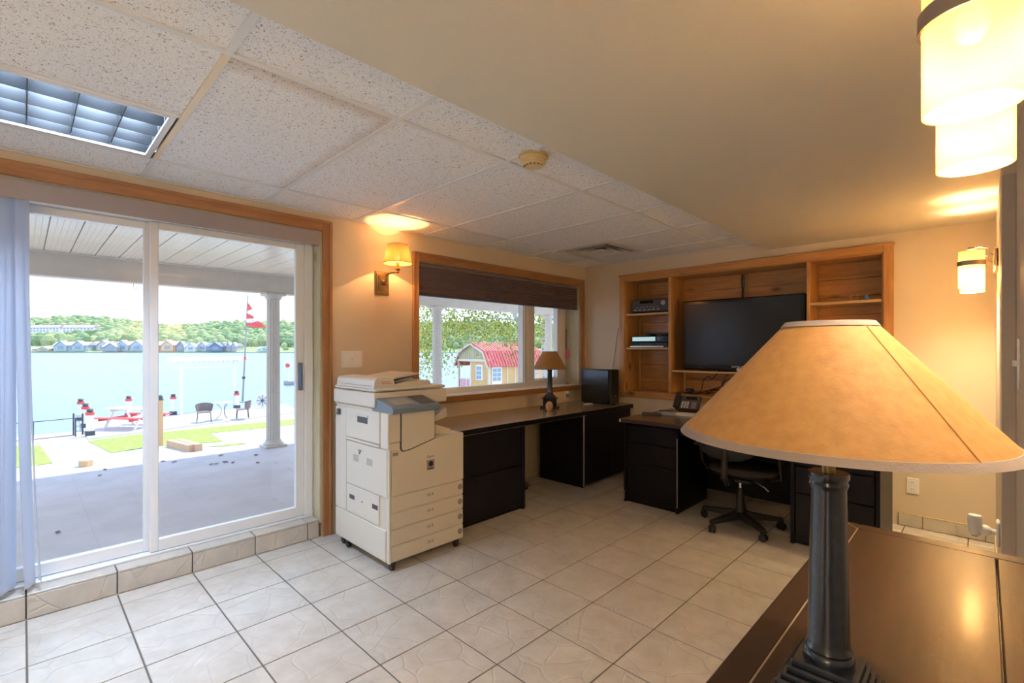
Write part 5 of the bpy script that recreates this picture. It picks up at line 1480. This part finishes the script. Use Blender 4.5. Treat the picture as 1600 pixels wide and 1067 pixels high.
# birch tree by the window
bt0 = cw(848, 16.6, G)
bi = thing('birch_tree', bt0, 'leafy birch tree with pale leaning trunk outside the window', 'tree')
def bp_(px, py, d):
    d = d * 1.23
    return cw(px, d, H + (HY - py) / F * d)
part('trunk', MB().tube([bt0, bp_(840, 600, 13.5), bp_(829, 560, 13.4), bp_(820, 530, 13.3), bp_(808, 500, 13.2), bp_(795, 470, 13.0), bp_(778, 430, 12.8)], .13, 10, r2=.05), m_bark, bi)
part('trunk', MB().tube([bt0 + Vector((.1, .1, 0)), bp_(851, 590, 13.7), bp_(850, 540, 13.9), bp_(853, 490, 14.0), bp_(860, 430, 14.2)], .14, 10, r2=.07), m_bark, bi)
rr_ = random.Random(5)
for p0, p1 in (((808, 500), (730, 505)), ((795, 470), (700, 480)), ((820, 530), (770, 540)), ((795, 470), (680, 455)), ((853, 490), (880, 520)), ((853, 470), (830, 440)), ((778, 430), (700, 420)), ((760, 505), (712, 560))):
    a = bp_(*p0, 13.1); b = bp_(*p1, 13.1 + rr_.uniform(-1.2, 1.2))
    mid = a.lerp(b, .5) + Vector((0, 0, .12))
    part('branch', MB().tube([a, mid, b], .035, 6, r2=.008), m_bark, bi)
def leaf_mat():
    m, n, p = new_mat('birch leaves')
    g_ = n.new('ShaderNodeNewGeometry'); cr = n.new('ShaderNodeValToRGB')
    cr.color_ramp.elements[0].color = (0.13, 0.20, 0.04, 1); cr.color_ramp.elements[1].color = (0.50, 0.48, 0.10, 1)
    lk(m, g_.outputs['Random Per Island'], cr.inputs[0]); lk(m, cr.outputs[0], p.inputs['Base Color'])
    p.inputs['Roughness'].default_value = 0.5
    tr = n.new('ShaderNodeBsdfTranslucent'); lk(m, cr.outputs[0], tr.inputs[0])
    mx = n.new('ShaderNodeMixShader'); mx.inputs[0].default_value = 0.45
    lk(m, p.outputs[0], mx.inputs[1]); lk(m, tr.outputs[0], mx.inputs[2]); lk(m, mx.outputs[0], n['Material Output'].inputs[0])
    return m
lv = MB(); vs, fs = [], []
clusters = []
for _ in range(300):
    px = rr_.uniform(645, 905); py = rr_.uniform(425, 545)
    if px < 705 and rr_.random() < .45: py = rr_.uniform(500, 585)
    if 705 < px < 800 and py > 530: py -= 25
    if 715 < px < 735 and 480 < py < 500: continue
    clusters.append(bp_(px, py, 13.1 + rr_.uniform(-1.3, 1.3)))
for c in clusters:
    for _ in range(46):
        o_ = Vector((rr_.gauss(0, .26), rr_.gauss(0, .26), rr_.gauss(0, .24)))
        p = c + o_; sz = rr_.uniform(.034, .060)
        a = Vector((rr_.uniform(-1, 1), rr_.uniform(-1, 1), rr_.uniform(-1, 1))).normalized()
        b = a.cross(Vector((rr_.uniform(-1, 1), rr_.uniform(-1, 1), rr_.uniform(-1, 1)))).normalized()
        q = len(vs)
        vs += [tuple(p - a * sz), tuple(p + b * sz * .62), tuple(p + a * sz), tuple(p - b * sz * .62)]
        fs.append((q, q + 1, q + 2, q + 3))
lv.add(vs, fs)
part('foliage', lv, leaf_mat(), bi, 'loose yellow-green leaves', smooth=0, kind='stuff', fix=False)

# far shore: hill, forest, houses
m_hill = M('hillside', (0.26, 0.33, 0.14), 0.9, col2=(0.36, 0.42, 0.20), vscale=.02)  # pale greens: distance haze put into the colour
def hill_h(px, d):
    f = max(0, min(1, (d - 455) / 480))
    return -1.6 + (52 + 7 * math.sin(px * .013 + .6) - 4 * math.sin(px * .031)) * f ** .8
hm = MB(); vs, fs = [], []
PXS = list(range(-260, 1021, 40)); DS = [440, 452, 470, 520, 600, 700, 820, 935, 1100]
for d in DS:
    for px in PXS:
        vs.append(tuple(cw(px, d, WL + .4 if d < 450 else (hill_h(px, d) if d < 1000 else hill_h(px, 935) - 12))))
for j in range(len(DS) - 1):
    for i in range(len(PXS) - 1):
        q = j * len(PXS) + i
        fs.append((q, q + 1, q + len(PXS) + 1, q + len(PXS)))
hm.add(vs, fs)
# close it below so that it is a solid bank
nb_ = len(hm.v)
hm.add([(p[0], p[1], WL - 3) for p in vs], [tuple(reversed(f)) for f in fs])
obj('far_hill', hm, m_hill, kind='structure', smooth=60, fix=False)
def forest_mat():
    m, n, p = new_mat('mixed forest')
    g_ = n.new('ShaderNodeNewGeometry'); cr = n.new('ShaderNodeValToRGB')
    cr.color_ramp.elements[0].color = (0.17, 0.25, 0.12, 1); cr.color_ramp.elements[1].color = (0.40, 0.42, 0.22, 1)  # greens paled for the haze across the lake
    e_ = cr.color_ramp.elements.new(.45); e_.color = (0.26, 0.34, 0.17, 1)
    lk(m, g_.outputs['Random Per Island'], cr.inputs[0])
    p.inputs['Roughness'].default_value = 0.95; p.inputs['Specular IOR Level'].default_value = 0.05
    lk(m, cr.outputs[0], p.inputs['Base Color'])
    return m
fo = MB(); vs, fs = [], []
ico = []
for j in range(1, 4):
    for i in range(7):
        ico.append((math.sin(j * PI / 4.4), 2 * PI * (i + .5 * (j % 2)) / 7, math.cos(j * PI / 4.4)))
d = 466.0
while d < 940:
    step = 6.6 * d / 470
    px = -250.0
    while px < 1010:
        px_j = px + rr_.uniform(-3, 3); dj = d + rr_.uniform(-4, 4)
        front = d < 480
        built = (px_j < 440 and d < 486) or (px_j < 160 and 548 < d < 586)
        if not built and not (front and rr_.random() < .6) and not (545 < d < 640 and px < 150 and rr_.random() < .55):
            r = rr_.uniform(3.2, 6.4) * (.75 if front else 1.0); hgt = r * rr_.uniform(.9, 1.5)
            c = cw(px_j, dj, hill_h(px_j, dj) + hgt * .35)
            b0 = len(vs)
            vs.append((c.x, c.y, c.z + hgt))
            for (sr, a, cz) in ico:
                k = rr_.uniform(.85, 1.15)
                vs.append((c.x + r * sr * k * math.cos(a), c.y + r * sr * k * math.sin(a), c.z + hgt * cz))
            for i in range(7):
                fs.append((b0, b0 + 1 + i, b0 + 1 + (i + 1) % 7))
                for j in range(2):
                    q = b0 + 1 + j * 7
                    fs.append((q + i, q + 7 + i, q + 7 + (i + 1) % 7, q + (i + 1) % 7))
        px += step * F / d * rr_.uniform(.85, 1.15)
    d += step * 1.25
fo.add(vs, fs)
tag(obj('forest', fo, forest_mat(), smooth=0, fix=False), 'mixed green forest covering the hill across the lake', 'forest', kind='stuff')

HC = {}
def hmat(col):
    if col not in HC: HC[col] = M('house paint', col, 0.7)
    return HC[col]
def house(px0, px1, ytop, wall, roof, label, dd=455.0, gables=1, ybase=548.5):
    z0 = H + (HY - ybase) / F * dd; z1 = H + (HY - ytop) / F * dd
    w_ = (px1 - px0) / F * dd; dep = 11.0
    t = thing('lake_house', cw((px0 + px1) / 2, dd, z0), label, 'house', 'houses along the far shore', rz=ANG)
    hw, hh = w_ / 2, z1 - z0
    ev = hh * .58
    part('walls', MB().box((-hw, 0, -3), (hw, dep, ev)), hmat(wall), t)
    rf = MB().prism([(-.8, ev - .3), (dep + .8, ev - .3), (dep * .62, hh * .92), (dep * .38, hh * .92)], 0, -hw - .6, hw + .6)
    part('roof', rf, hmat(roof), t, smooth=0)
    for g in range(gables):
        cx = -hw + w_ * (g + .5) / gables + (.15 * w_ if gables == 1 else 0); gw = min(w_ / gables * .42, 5.5)
        part('gable', MB().prism([(cx - gw, ev * .0), (cx + gw, 0), (cx + gw, ev), (cx, hh), (cx - gw, ev)], 1, -1.2, 4), hmat(wall), t, smooth=0)
        part('gable_roof', MB().prism([(cx - gw - .6, ev - .4), (cx, hh + .3), (cx + gw + .6, ev - .4), (cx + gw + .6, ev - 1.0), (cx, hh - .5), (cx - gw - .6, ev - 1.0)], 1, -1.9, 4.5), hmat(roof), t, smooth=0)
        part('window', MB().box((cx - gw * .5, -1.32, ev * .30), (cx + gw * .5, -1.18, ev * .85)), m_pane2, t)
    for k in range(3):
        x = -hw + w_ * (k + .5) / 3
        part('window', MB().box((x - 1.0, -.12, ev * .25), (x + 1.0, .02, ev * .75)), m_pane2, t)
house(50, 80, 541.5, (0.70, 0.52, 0.44), (0.66, 0.50, 0.44), 'low pinkish house at the left of the far shore')
house(83, 137, 532.5, (0.42, 0.48, 0.54), (0.52, 0.46, 0.46), 'wide grey twin-gabled house on the far shore', gables=2)
house(144, 172, 531.5, (0.62, 0.54, 0.54), (0.50, 0.44, 0.48), 'mauve house on the far shore left of the door mullion', dd=462)
house(160, 182, 536, (0.36, 0.38, 0.46), (0.50, 0.46, 0.48), 'small slate-grey house on the far shore before the mauve one', dd=450)
house(181, 226, 531.5, (0.40, 0.46, 0.56), (0.56, 0.54, 0.56), 'long blue-grey house on the far shore beside the door mullion', gables=2)
house(229, 274, 531.5, (0.74, 0.44, 0.30), (0.66, 0.48, 0.40), 'orange-tan house on the far shore right of the mullion', gables=2)
house(275, 288, 533, (0.26, 0.30, 0.40), (0.30, 0.30, 0.36), 'narrow dark house between the orange and the white house')
house(288, 305, 536, (0.62, 0.68, 0.68), (0.50, 0.52, 0.54), 'small pale house on the far shore behind the arch', dd=450)
house(306, 323, 534, (0.56, 0.54, 0.58), (0.48, 0.46, 0.50), 'grey-lilac house on the far shore above the arch')
house(322, 346, 535, (0.18, 0.24, 0.36), (0.24, 0.28, 0.38), 'dark navy house on the far shore', dd=450)
house(346, 370, 535, (0.50, 0.46, 0.50), (0.44, 0.42, 0.46), 'row of grey flats on the far shore beside the flagpole', gables=3)
house(402, 424, 541, (0.62, 0.72, 0.76), (0.56, 0.66, 0.70), 'low pale blue house on the far shore right of the flagpole')
apb = 560.0
for (a, b, lab) in ((46, 92, 'left white terrace of flats on the wooded hill'), (98, 146, 'right white terrace of flats with reddish roof on the wooded hill')):
    z0 = H + (HY - 519) / F * apb; w_ = (b - a) / F * apb
    t = thing('hill_terrace', cw((a + b) / 2, apb, z0), lab, 'building', 'terraces on the hill', rz=ANG)
    part('walls', MB().box((-w_ / 2, 0, -14), (w_ / 2, 9, 5.6)), hmat((0.80, 0.76, 0.78)), t)
    part('roof', MB().prism([(-.6, 5.5), (9.6, 5.5), (6, 8.4), (3, 8.4)], 0, -w_ / 2 - .5, w_ / 2 + .5), hmat((0.56, 0.40, 0.42)), t, smooth=0)
    for k in range(9):
        x = -w_ / 2 + w_ * (k + .5) / 9
        for z in (.6, 3.4):
            part('window', MB().box((x - 1.0, -.15, z), (x + 1.0, .02, z + 1.5)), hmat((0.40, 0.36, 0.48)), t)
